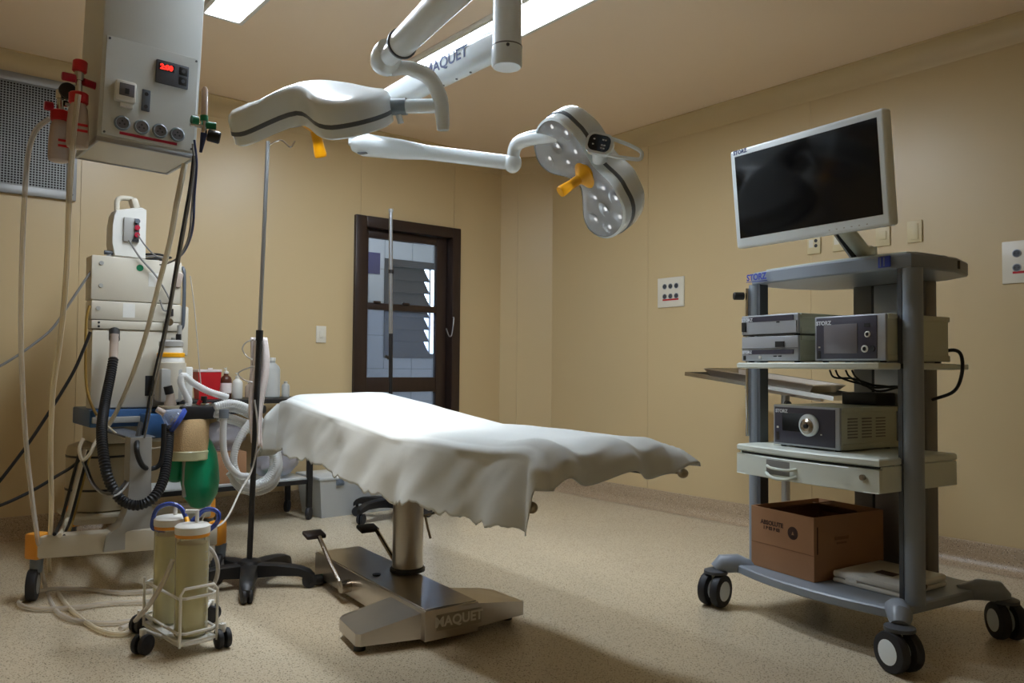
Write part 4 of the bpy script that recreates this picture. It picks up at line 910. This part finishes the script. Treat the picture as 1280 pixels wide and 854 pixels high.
# ================================================================ side table against the back wall with bottles
ST = thing('side_table', 'black metal side table on casters behind the IV pole', 'table', (1.88, 5.27, 0))
Y0, Y1, X0, X1, ZT = 5.10, 5.46, 1.30, 2.36, .83
S_ = dict(parent=ST, world=True)
ob('table_top', G().span((X0 - .02, Y0 - .02, ZT - .03), (X1 + .02, Y1 + .02, ZT), .004), 'black', **S_)
ob('lower_shelf', G().span((X0, Y0, .27), (X1, Y1, .285)), 'bin_clear', **S_)
for (x, y) in ((X0, Y0), (X1, Y0), (X0, Y1), (X1, Y1)):
    lg = ob('leg', G().span((x - .0175, y - .0175, .085), (x + .0175, y + .0175, ZT - .03), .003), 'black', **S_)
    caster(lg, (x, y, 0), .045, .8, hub='rubber')
    ob('stem', G().cyl((x, y, .06), (x, y, .09), .012, n=10), 'chrome', lg, True)
for a, b in (((X0 + .0175, Y0 - .012, .245), (X1 - .0175, Y0 + .012, .275)), ((X0 + .0175, Y1 - .012, .245), (X1 - .0175, Y1 + .012, .275)), ((X0 - .012, Y0 + .0175, .245), (X0 + .012, Y1 - .0175, .275)), ((X1 - .012, Y0 + .0175, .245), (X1 + .012, Y1 - .0175, .275))):
    ob('stretcher', G().span(a, b, .002), 'black', **S_)
p = Vector((1.715, 5.28, ZT))
t = thing('sharps_container', 'red sharps container with pale lid on the side table', 'container', p)
ob('bin', G().rings([[Vector((sx * a, sy * b, z)) for sx, sy in ((-1, -1), (1, -1), (1, 1), (-1, 1))] for z, a, b in ((0, .062, .05), (.175, .074, .06))]), 'red', t)
ob('lid', G().span((-.077, -.063, .175), (.077, .063, .192), .004), 'towel', t)
ob('finger_tab', G().box((0, -.06, .196), (.03, .01, .012)), 'towel', t)
def bottle(loc, r_, h, m_, cap, label, pump=False, name='bottle', lab=None):
    t = thing(name, label, 'bottle', loc)
    ob('body', G().lathe([(r_ * .9, 0), (r_, .006), (r_, h * .68), (r_ * .85, h * .76), (r_ * .42, h * .84), (r_ * .40, h * .9)], n=24), m_, t)
    c = ob('cap', G().cyl((0, 0, h * .89), (0, 0, h * .97), r_ * .45, n=16, bev=.002), cap, t)
    if pump: ob('nozzle', G().cyl((0, 0, h * .97), (0, 0, h * 1.12), r_ * .16, r_ * .1, n=10).cyl((0, 0, h * 1.05), (-r_ * .5, -r_ * .3, h * 1.08), r_ * .12, n=8), cap, c)
    if lab: ob('label_band', G().lathe([(r_ * 1.01, h * .2), (r_ * 1.02, h * .21), (r_ * 1.02, h * .55), (r_ * 1.01, h * .56)], n=24), lab, t)
bottle((1.83, 5.25, ZT), .036, .185, 'brown_bottle', 'white', 'brown antiseptic bottle with white nozzle beside the red container', True, lab='towel')
bottle((1.895, 5.22, ZT), .033, .155, 'white', 'white', 'white squeeze bottle right of the brown one', True)
bottle((2.16, 5.30, ZT), .058, .285, 'bin_clear', 'white', 'large translucent bottle half hidden by the hanging towel')
bottle((2.28, 5.34, ZT), .028, .115, 'bin_clear', 'white', 'small clear bottle behind the corner of the draped table')
bottle((2.03, 5.36, ZT), .03, .11, 'bottle_clear', 'white', 'small pale bottle behind the IV pole')
t = thing('cardboard_carton', 'plain tan cardboard carton on the lower shelf of the side table', 'box', (1.80, 5.28, .286))
ob('carton', G().span((-.13, -.13, 0), (.14, .13, .20), .003), 'cardboard', t)
ob('tape', G().span((-.13, -.02, .2), (.14, .02, .2015)), 'towel', t)
def crinkle(u, v):
    a = u * 2 * math.pi; b = v * math.pi; r_ = 1 + .25 * noise.noise((math.cos(a) * 2, math.sin(a) * 2, b * 2))
    return Vector((.14 * math.sin(b) * math.cos(a) * r_, .11 * math.sin(b) * math.sin(a) * r_, .10 - .10 * math.cos(b)))
solo('plastic_bag', G().grid(crinkle, 26, 16).xf(Matrix.Translation((1.83, 5.27, .487))), 'bag_clear', 'crumpled clear plastic bag lying on the cardboard carton', 'bag', loc=(1.83, 5.27, .487))
solo('plastic_bag', G().grid(crinkle, 26, 16).xf(Matrix.Translation((2.17, 5.24, .286)) @ Matrix.Scale(1.15, 4)), 'bag_clear', 'clear plastic bag of supplies on the lower shelf', 'bag', loc=(2.17, 5.24, .286))
solo('mask_box', G().span((2.10, 5.22, .30), (2.22, 5.3, .34), .006), 'green', 'green packet inside the clear bag on the lower shelf', 'packet', loc=(2.16, 5.26, .30))
t = thing('storage_bin', 'translucent plastic storage bin on the floor behind the operating table', 'bin', (2.72, 5.25, 0))
g = G(); q = [(-1, -1), (1, -1), (1, 1), (-1, 1)]
g.rings([[Vector((sx * a, sy * b, z)) for sx, sy in q] for z, a, b in ((0, .27, .16), (.26, .30, .19))]); ob('tub', g, 'bin_clear', t)
ob('lid', G().span((-.31, -.20, .26), (.31, .20, .285), .01), 'bin_clear', t)
for x in (-.15, 0.02): ob('latch', G().box((x, -.195, .245), (.06, .012, .05), None, .004), 'glass_haze', t)
ob('supply_pack', G().span((.0, -.13, .01), (.07, .1, .2)), 'mask', t); ob('supply_pack', G().span((.12, -.13, .01), (.2, .1, .19)), 'mask', t)

# ================================================================ endoscopy cart (local: x away from its front, y to its left side as seen from behind, z up)
CA = R(-8.4)
CT = thing('endoscopy_cart', 'grey endoscopy equipment cart with shelves, drawer and four large casters', 'equipment cart', (3.222, 1.701, 0), CA)
def bow(xf, xr, w_, b, n=12, rr=.0):
    """plan outline with a bowed front"""
    pts = [(xf - b * (1 - (2 * i / n - 1) ** 2), -w_ + 2 * w_ * i / n) for i in range(n + 1)]
    return pts + [(xr, w_), (xr, -w_)]
def slab(g, poly, z0, z1, bev=.006):
    k0 = G; cx_ = sum(p[0] for p in poly) / len(poly); cy_ = sum(p[1] for p in poly) / len(poly)
    def rg(z, d): 
        return [Vector((x - math.copysign(min(d, abs(x - cx_)), x - cx_), y - math.copysign(min(d, abs(y - cy_)), y - cy_), z)) for x, y in poly]
    return g.rings([rg(z0, bev), rg(z0 + bev, 0), rg(z1 - bev, 0), rg(z1, bev)])
ob('base_plate', slab(G(), bow(-.279, .346, .385, .06), .155, .192), 'cart_grey', CT)
for sy in (-1, 1):
    for x in (-.30, .305):
        w_ = ob('caster_wing', G().sweep([Vector((x * .72, sy * .33, .172)), Vector((x * .88, sy * .385, .19)), Vector((x * 1.04, sy * .425, .185)), Vector((x * 1.12, sy * .44, .16))], [.03, .042, .042, .030], 14), 'cart_grey', CT)
        c = caster(CT, tuple(wm(CT) @ Vector((x * 1.14, sy * .44, 0))), .072, {(-1, -.30): R(68), (1, -.30): R(6), (-1, .305): R(48), (1, .305): R(20)}[(sy, x)], twin=True, hub='lamp_white')
        ob('caster_collar', G().lathe([(.03, .140), (.052, .143), (.052, .156), (.03, .165)], (x * 1.12, sy * .44, 0), n=20), 'cart_dark', CT)
        ob('caster_body', G().box((x * 1.14, sy * .44, .095), (.022, .022, .10), None, .004), 'cart_shelf', CT)
for sy in (-1, 1):
    ob('column', G().lathe([(.036, .19), (.036, 1.436)], (-.143, sy * .375, 0), n=24), 'cart_grey', CT)
    ob('column_channel', G().span((-.172, sy * .332, .192), (-.12, sy * .35, 1.436)), 'cart_dark', CT)
ob('accessory_rail', G().cyl((-.185, .395, .75), (-.185, .395, 1.42), .008), 'chrome', CT)
ob('rail_knob', G().cyl((-.20, .40, 1.385), (-.24, .425, 1.385), .018, n=16, bev=.003), 'black', CT)
rp = ob('rear_duct', G().span((.265, -.175, .19), (.345, .175, 1.436), .006), 'cart_panel', CT)
ob('duct_panel', G().span((.255, -.062, .19), (.268, .062, 1.43), .002), 'alu', rp)
for y in (-.07, .07): ob('cable_slot', G().span((.258, y - .007, .19), (.267, y + .007, 1.43)), 'black', rp)
for z0, z1 in ((1.056, 1.081),):
    sh = ob('shelf', slab(G(), bow(-.305, .20, .344, .018), z0, z1, .005), 'cart_shelf', CT)
    for sy in (-1, 1): ob('shelf_clip', G().box((-.135, sy * .345, (z0 + z1) / 2), (.075, .06, .022), None, .004), 'black', sh)
ob('shelf_edge', G().span((.20, -.344, 1.058), (.28, .344, 1.079), .003), 'cart_shelf', CT)
dt = ob('drawer_top', slab(G(), bow(-.305, .19, .344, .03), .698, .726, .006), 'cart_shelf', CT)
db = ob('drawer_case', G().span((-.285, -.344, .60), (.19, .344, .696), .004), 'cart_shelf', CT)
ob('drawer_gap', slab(G(), bow(-.285, -.2, .335, .03), .688, .699, .001), 'black', CT)
g = slab(G(), bow(-.305, -.285, .344, .03), .600, .687, .003); df = ob('drawer', g, 'cart_shelf', CT)
ob('handle_recess', G().span((-.3345, .0, .618), (-.331, .155, .678), .006), 'cart_panel', df)
ob('handle_lip', G().tube([(-.334, .15, .652), (-.352, .12, .648), (-.356, .075, .646), (-.352, .03, .646), (-.334, .0, .652)], .006, 8), 'cart_shelf', df)
ob('handle_scoop', G().tube([(-.334, .155, .622), (-.350, .12, .610), (-.352, .075, .606), (-.350, .03, .610), (-.334, .0, .622)], .007, 8), 'cart_shelf', df)
ob('lock', G().cyl((-.312, -.285, .655), (-.325, -.285, .655), .011, n=16), 'lever', df)
for sy in (-1, 1): ob('drawer_clip', G().box((-.135, sy * .35, .712), (.07, .05, .022), None, .004), 'black', CT)
# crown
def crown(k=0.0):
    pts = [(-.165 - .035 * (1 - (2 * i / 12 - 1) ** 2) + k, (-.385 + k) + 2 * (.385 - k) * i / 12) for i in range(13)]
    rear = [(-.12, .405 - k), (.10, .405 - k), (.27, .35 - k), (.345 - k, .22), (.36 - k, 0), (.345 - k, -.22), (.27, -.35 + k), (.10, -.405 + k), (-.12, -.405 + k)]
    return pts + rear
g = G(); g.rings([[Vector((x, y, z)) for x, y in crown(k)] for z, k in ((1.434, .006), (1.44, 0), (1.485, 0), (1.492, .006))]); cr = ob('crown', g, 'cart_grey', CT)
g = G(); g.rings([[Vector((x * .86 + .02, y * .88, z)) for x, y in crown()] for z in (1.492, 1.505)]); ob('top_mat', g, 'cart_shelf', cr)
ob('crown_slot', G().box((.11, -.4055, 1.464), (.014, .002, .032)), 'black', cr)
text('STORZ', .040, 'logo_blue', cr, face_m((-.192, .335, 1.466), (0, -1, 0), (-1, 0, 0)) @ Matrix.Rotation(R(-6), 4, 'Y'), bold=.0012, label='blue maker lettering')
ob('logo_underline', G().box((-.190, .335, 1.447), (.002, .11, .003), Matrix.Rotation(R(6), 3, 'Z')), 'logo_blue', cr)
lg = ob('blue_badge', G().box((-.1865, -.29, 1.466), (.004, .055, .042), Matrix.Rotation(R(-6), 3, 'Z'), .001), 'logo_blue', cr)
for y in (-.305, -.29, -.275): ob('badge_line', G().box((-.1892, y, 1.466), (.0008, .004, .034), Matrix.Rotation(R(-6), 3, 'Z')), 'cart_grey', lg)
ob('power_strip', G().span((.12, -.04, .90), (.256, .13, .955), .006), 'black', CT)

# equipment on the cart; built in cart coordinates
def device(name, label, x0, x1, y0, y1, z0, z1, front):
    m = wm(CT) @ Matrix.Translation((x0, (y0 + y1) / 2, z0)); t = thing(name, label, 'device', mtx=m)
    w_ = (y1 - y0) / 2; h = z1 - z0; d = x1 - x0
    ob('case', G().span((.012, -w_ + .004, .008), (d, w_ - .004, h - .004), .003), 'device', t)
    ob('top_rim', G().span((.02, -w_, h - .02), (d + .006, w_, h), .003), 'device', t)
    ob('bottom_rim', G().span((.02, -w_, .006), (d + .006, w_, .03), .003), 'device', t)
    for sx, sy in ((.03, -1), (.03, 1), (d - .03, -1), (d - .03, 1)): ob('foot', G().cyl((sx, sy * (w_ - .03), 0), (sx, sy * (w_ - .03), .008), .012, n=12), 'rubber', t)
    ob('bezel', G().span((0, -w_, .006), (.014, w_, h), .005), 'device_front', t)
    return t, w_, h, d
def fp(t, name, y, z, wy, hz, m_, dx=.0, par=None, bev=0): return ob(name, G().box((-.001 - dx, y, z), (.004, wy, hz), None, bev), m_, par or t)
FM = lambda y, z, d=.0035: face_m((-d, y, z), (0, -1, 0), (-1, 0, 0))
# monitor-side pair: two slim units
tA, w_, h, d = device('light_source', 'slim grey video unit, upper of the two stacked on the shelf', -.285, .10, .030, .335, 1.196, 1.286, 0)
fp(tA, 'dark_band', -.01, h - .018, .24, .022, 'device_dark'); text('STORZ', .020, 'logo_white', tA, FM(.118, h - .02), bold=.0006)
fp(tA, 'power_switch', .137, h * .45, .022, .04, 'black', .002); fp(tA, 'front_plate', -.02, h * .38, .25, .05, 'device_front', .0005); fp(tA, 'usb_slot', -.052, h * .62, .016, .006, 'black', .002)
fp(tA, 'lower_shadow_gap', 0, .004, .29, .006, 'black', -.004)
tB, w_, h, d = device('camera_control_unit', 'slim grey camera control unit, lower of the stacked pair on the shelf', -.285, .10, .030, .335, 1.082, 1.194, 0)
fp(tB, 'dark_band', -.01, .044, .24, .019, 'device_dark'); text('STORZ', .017, 'logo_white', tB, FM(.118, .044), bold=.0006)
fp(tB, 'camera_port', -.06, h * .68, .046, .024, 'black', .002); fp(tB, 'seam', 0, .060, .30, .002, 'cart_dark', .0016)
fp(tB, 'power_key', .133, .02, .010, .018, 'black', .002); fp(tB, 'white_key', .045, .022, .014, .012, 'white', .002)
for y in (-.035, -.06): fp(tB, 'usb_slot', y, .026, .014, .005, 'black', .002)
tC, w_, h, d = device('insufflator', 'grey unit with large square touch screen at the right of the upper shelf', -.245, .165, -.333, -.018, 1.082, 1.266, 0)
fp(tC, 'front_glass', .012, h / 2 + .004, .27, h - .02, 'device_dark', .0, bev=.001)
fp(tC, 'touch_screen', .035, h * .50, .150, .115, 'screen_grey', .002, bev=.001); text('STORZ', .022, 'logo_white', tC, FM(.112, h - .028), bold=.0008)
for y, z, rr in ((-.085, h * .58, .012), (-.073, h * .28, .014)):
    q = ob('gas_port', G().lathe([(rr, -.002), (rr, .004), (rr * .65, .006), (rr * .6, .002)], (-.003, y, z), (-1, 0, 0), 18), 'white', tC); ob('port_hole', G().cyl((-.004, y, z), (-.0055, y, z), rr * .6, n=14), 'black', q)
ob('black_port', G().cyl((-.002, -.104, h * .28), (-.008, -.104, h * .28), .012, n=14), 'black', tC); fp(tC, 'black_key', -.083, h * .77, .024, .014, 'black', .002)
fp(tC, 'power_key', .132, h * .17, .012, .03, 'black', .002); fp(tC, 'power_led', .132, h * .33, .008, .006, 'white', .002)
tD, w_, h, d = device('light_fountain', 'cold light fountain with big round dial above the drawer', -.225, .15, -.118, .212, .7265, .902, 0)
fp(tD, 'front_glass', .005, h / 2 + .003, .30, h - .024, 'device_dark', .0, bev=.001)
fp(tD, 'display', .055, h * .60, .115, .075, 'black_gloss', .002); text('STORZ', .020, 'logo_white', tD, FM(.118, h - .026), bold=.0008)
dl = ob('light_dial', G().lathe([(.044, 0), (.046, .004), (.046, .014), (.040, .020), (.030, .020)], (-.002, -.027, h * .56), (-1, 0, 0), 32), 'lamp_white', tD)
ob('cable_socket', G().lathe([(.032, .012), (.031, .024), (.02, .03), (.012, .028)], (-.002, -.027, h * .56 - .004), (-1, 0, 0), 24), 'lever', dl); ob('socket_hole', G().cyl((-.028, -.027, h * .54), (-.034, -.027, h * .54), .009, n=12), 'black', dl)
fp(tD, 'power_key', .138, h * .25, .013, .036, 'black', .002); fp(tD, 'power_led', .138, h * .46, .009, .008, 'white', .002); fp(tD, 'side_led', -.082, h * .36, .007, .005, 'white', .002)
for k in range(3):
    for j in range(7): ob('vent_slit', G().box((.085 + k * .09, -w_ + .0035, .055 + j * .0125), (.062, .002, .005)), 'cart_panel', tD)
# cardboard box on the base plate
m = wm(CT) @ Matrix.Translation((-.02, .155, .193)) @ Matrix.Rotation(R(-2), 4, 'Z')
t = thing('cardboard_box', 'open cardboard box with printed emblem on the cart base', 'box', mtx=m)
hx_, hy_, hz_ = .215, .17, .26
for nm, a, b in (('front_wall', (-hx_, -hy_, 0), (-hx_ + .005, hy_, hz_)), ('back_wall', (hx_ - .005, -hy_, 0), (hx_, hy_, hz_)), ('side_wall', (-hx_ + .005, -hy_, 0), (hx_ - .005, -hy_ + .005, hz_)), ('side_wall', (-hx_ + .005, hy_ - .005, 0), (hx_ - .005, hy_, hz_)), ('bottom', (-hx_ + .005, -hy_ + .005, 0), (hx_ - .005, hy_ - .005, .005))): ob(nm, G().span(a, b, .001, 1), 'cardboard', t)
ob('flap', G().box((0, hy_ - .05, hz_ - .012), (2 * hx_ - .02, .10, .004), Matrix.Rotation(R(-14), 3, 'X')), 'cardboard_in', t)
ob('flap', G().box((hx_ - .045, .02, hz_ - .03), (.09, 2 * hy_ - .12, .004), Matrix.Rotation(R(30), 3, 'Y')), 'cardboard_in', t)
ob('crease', G().box((-hx_ - .0006, 0, .105), (.001, 2 * hy_ - .004, .003)), 'cardboard_in', t)
ob('corner_slit', G().box((-hx_ + .02, -hy_ - .0004, .165), (.006, .001, .11)), 'ink', t)
PB = lambda y, z: face_m((-hx_ - .0008, y, z), (0, -1, 0), (-1, 0, 0))
text('ABSOLUTE', .026, 'ink', t, PB(.052, .198), 'print', .0008); text('1 P 03 P 03', .020, 'ink', t, PB(.054, .175), 'print', .0008)
em = ob('emblem', G().lathe([(.027, 0), (.027, .0006), (.021, .0006), (.021, 0)], (-hx_ - .0002, -.062, .178), (-1, 0, 0), 28), 'ink', t)
ob('emblem_centre', G().cyl((-hx_ - .0002, -.062, .178), (-hx_ - .0008, -.062, .178), .015, n=16), 'ink', em); ob('emblem_mark', G().prism([(-.006, -.007), (.006, -.007), (0, .008)], 0, .0006, PB(-.062, .178)), 'cardboard', em)
PS = lambda x, z: face_m((x, -hy_ - .0008, z), (1, 0, 0), (0, -1, 0))
ob('faint_print', G().box((-.05, -hy_ - .0005, .165), (.085, .0008, .014)).box((-.05, -hy_ - .0005, .145), (.06, .0008, .008)), 'cardboard_in', t)
# flat white case
m = wm(CT) @ Matrix.Translation((.015, -.165, .193)) @ Matrix.Rotation(R(3), 4, 'Z')
t = thing('instrument_case', 'flat white plastic instrument case on the cart base', 'case', mtx=m)
ob('lower_shell', G().span((-.165, -.145, 0), (.165, .145, .020), .008), 'white', t); ob('upper_shell', G().span((-.165, -.145, .021), (.165, .145, .048), .010), 'white', t)
ob('printed_label', G().span((-.06, -.05, .048), (.0, .03, .0486)), 'ink', t); ob('latch', G().cyl((-.0, -.145, .022), (-.0, -.150, .022), .010, n=12), 'lever', t); ob('latch', G().box((-.166, .06, .022), (.004, .05, .014)), 'white', t)
# cables hanging behind
def cpt(*q): return [tuple(wm(CT) @ Vector(p)) for p in q]
for k, (y, dz, lb) in enumerate(((.10, -.02, 'black cable drooping under the upper shelf, leftmost'), (.07, .0, 'black cable drooping under the upper shelf, second from the left'), (.02, .015, 'black cable drooping under the upper shelf, third from the left'), (-.01, .03, 'black cable drooping under the upper shelf, nearest the duct'))):
    cable('device_cable', cpt((.0, y, 1.052), (.02, y - .01, 1.02), (.08, y - .06, .995 - dz), (.16, y - .12, .985), (.25, -.10 + k * .01, .975)), .0045, 'cable_black', lb, 'cable', 'cables under the shelf')
cable('mains_lead', cpt((.165, -.30, 1.13), (.20, -.335, 1.135), (.215, -.352, 1.11), (.21, -.355, 1.04), (.25, -.30, .97), (.30, -.18, .93)), .007, 'cable_black', 'black mains lead looping out behind the right-hand unit', 'cable')
# flat screen on its arm
mc = Vector((2.700, 1.605, 1.745)); wdir = Vector((-.075, -.671, 0)).normalized(); nf = Vector((wdir.y, -wdir.x, 0)).normalized()
if nf.x > 0: nf = -nf
nf = (nf * math.cos(R(6)) + Vector((0, 0, -1)) * math.sin(R(6))).normalized()
mm = face_m(mc, wdir, nf)
t = thing('flat_screen', 'large white-framed medical flat screen, switched off, above the cart', 'monitor', mtx=mm)
W2, H2 = .338, .2
ob('housing', G().span((-W2, -H2, -.05), (W2, H2, 0), .012, 3), 'lamp_white', t)
ob('back_cover', G().span((-W2 + .05, -H2 + .05, -.085), (W2 - .05, H2 - .05, -.05), .015), 'lamp_white', t)
ob('screen', G().span((-W2 + .026, -H2 + .040, -.001), (W2 - .026, H2 - .028, .0012)), 'black_gloss', t)
text('STORZ', .022, 'navy', t, Matrix.Translation((-W2 + .055, H2 - .013, .0006)), bold=.0008, label='dark blue maker lettering'); 
for k in range(6): ob('touch_key', G().box((.10 + k * .03, -H2 + .016, .0004), (.006, .003, .0008)), 'machine_grey', t)
hb = mm @ Vector((.03, -.06, -.085)); base = wm(CT) @ Vector((.02, -.08, 1.505))
ob('mount_plate', G().box((.03, -.06, -.092), (.11, .11, .014), None, .003), 'cart_dark', t)
ob('arm', G().sweep([hb, hb.lerp(base, .3) + Vector((0, 0, -.01)), hb.lerp(base, .85), base + Vector((0, 0, .04))], [.024, .032, .034, .03], 14), 'device', t, True)
ob('arm_cover', G().sweep([hb + Vector((-.012, .02, -.015)), hb.lerp(base, .85) + Vector((-.014, .02, -.015))], [.022, .028], 4), 'black', t, True)
ob('arm_post', G().cyl(base, base + Vector((0, 0, .06)), .032, n=20), 'device', t, True)
ob('arm_knob', G().ball(hb.lerp(base, .35) + Vector((-.03, -.03, 0)), .016), 'black', t, True)

# ================================================================ instrument stand behind the cart
p = Vector((4.10, 2.55, 0))
t = thing('instrument_stand', 'steel tray stand behind the equipment cart', 'instrument stand', p)
S_ = dict(parent=t, world=True)
tm_ = Matrix.Translation((4.20, 2.70, .955)) @ Matrix.Rotation(R(7), 4, 'X')
g = G().span((-.2, -.50, -.006), (.2, .50, .0)).span((-.2, -.5, 0), (-.19, .5, .018)).span((.19, -.5, 0), (.2, .5, .018)).span((-.19, -.5, 0), (.19, -.49, .018)).span((-.19, .49, 0), (.19, .5, .018))
ob('tray', g.xf(tm_), 'chrome', **S_)
ob('support_fork', G().box((4.15, 2.60, .915), (.03, .5, .02), Matrix.Rotation(R(7), 3, 'X')), 'steel', **S_)
ob('post', G().cyl((4.10, 2.55, .05), (4.10, 2.55, .905), .024, n=20), 'alu', **S_)
ob('post_knob', G().cyl((4.08, 2.53, .86), (4.02, 2.48, .86), .016, n=14), 'black', **S_)
ob('foot_bar', G().tube([(3.98, 2.45, .03), (4.10, 2.55, .05), (4.28, 2.70, .03)], .022, 10, smooth=False), 'steel', **S_)
ob('foot_bar', G().tube([(4.24, 2.38, .03), (4.10, 2.55, .05), (4.0, 2.68, .03)], .022, 10, smooth=False), 'steel', **S_)
for q in ((3.98, 2.45), (4.28, 2.70), (4.24, 2.38), (4.0, 2.68)): ob('foot', G().cyl((q[0], q[1], 0), (q[0], q[1], .03), .02, n=12), 'rubber', **S_)
tm2 = Matrix.Translation((4.19, 2.70, .965)) @ Matrix.Rotation(R(7), 4, 'X')
t = thing('steel_basin', 'shallow dark steel instrument tray lying on the stand', 'tray', mtx=tm2)
g = G(); q = [(-1, -1), (1, -1), (1, 1), (-1, 1)]
g.rings([[Vector((sx * a, sy * b, z)) for sx, sy in q] for z, a, b in ((.05, .17, .36), (.045, .175, .37), (.0, .14, .33), (.004, .135, .325), (.048, .165, .355))], False, False)
ob('basin', g, 'steel', t); ob('basin_floor', G().span((-.139, -.329, .0), (.139, .329, .003)), 'steel', t)
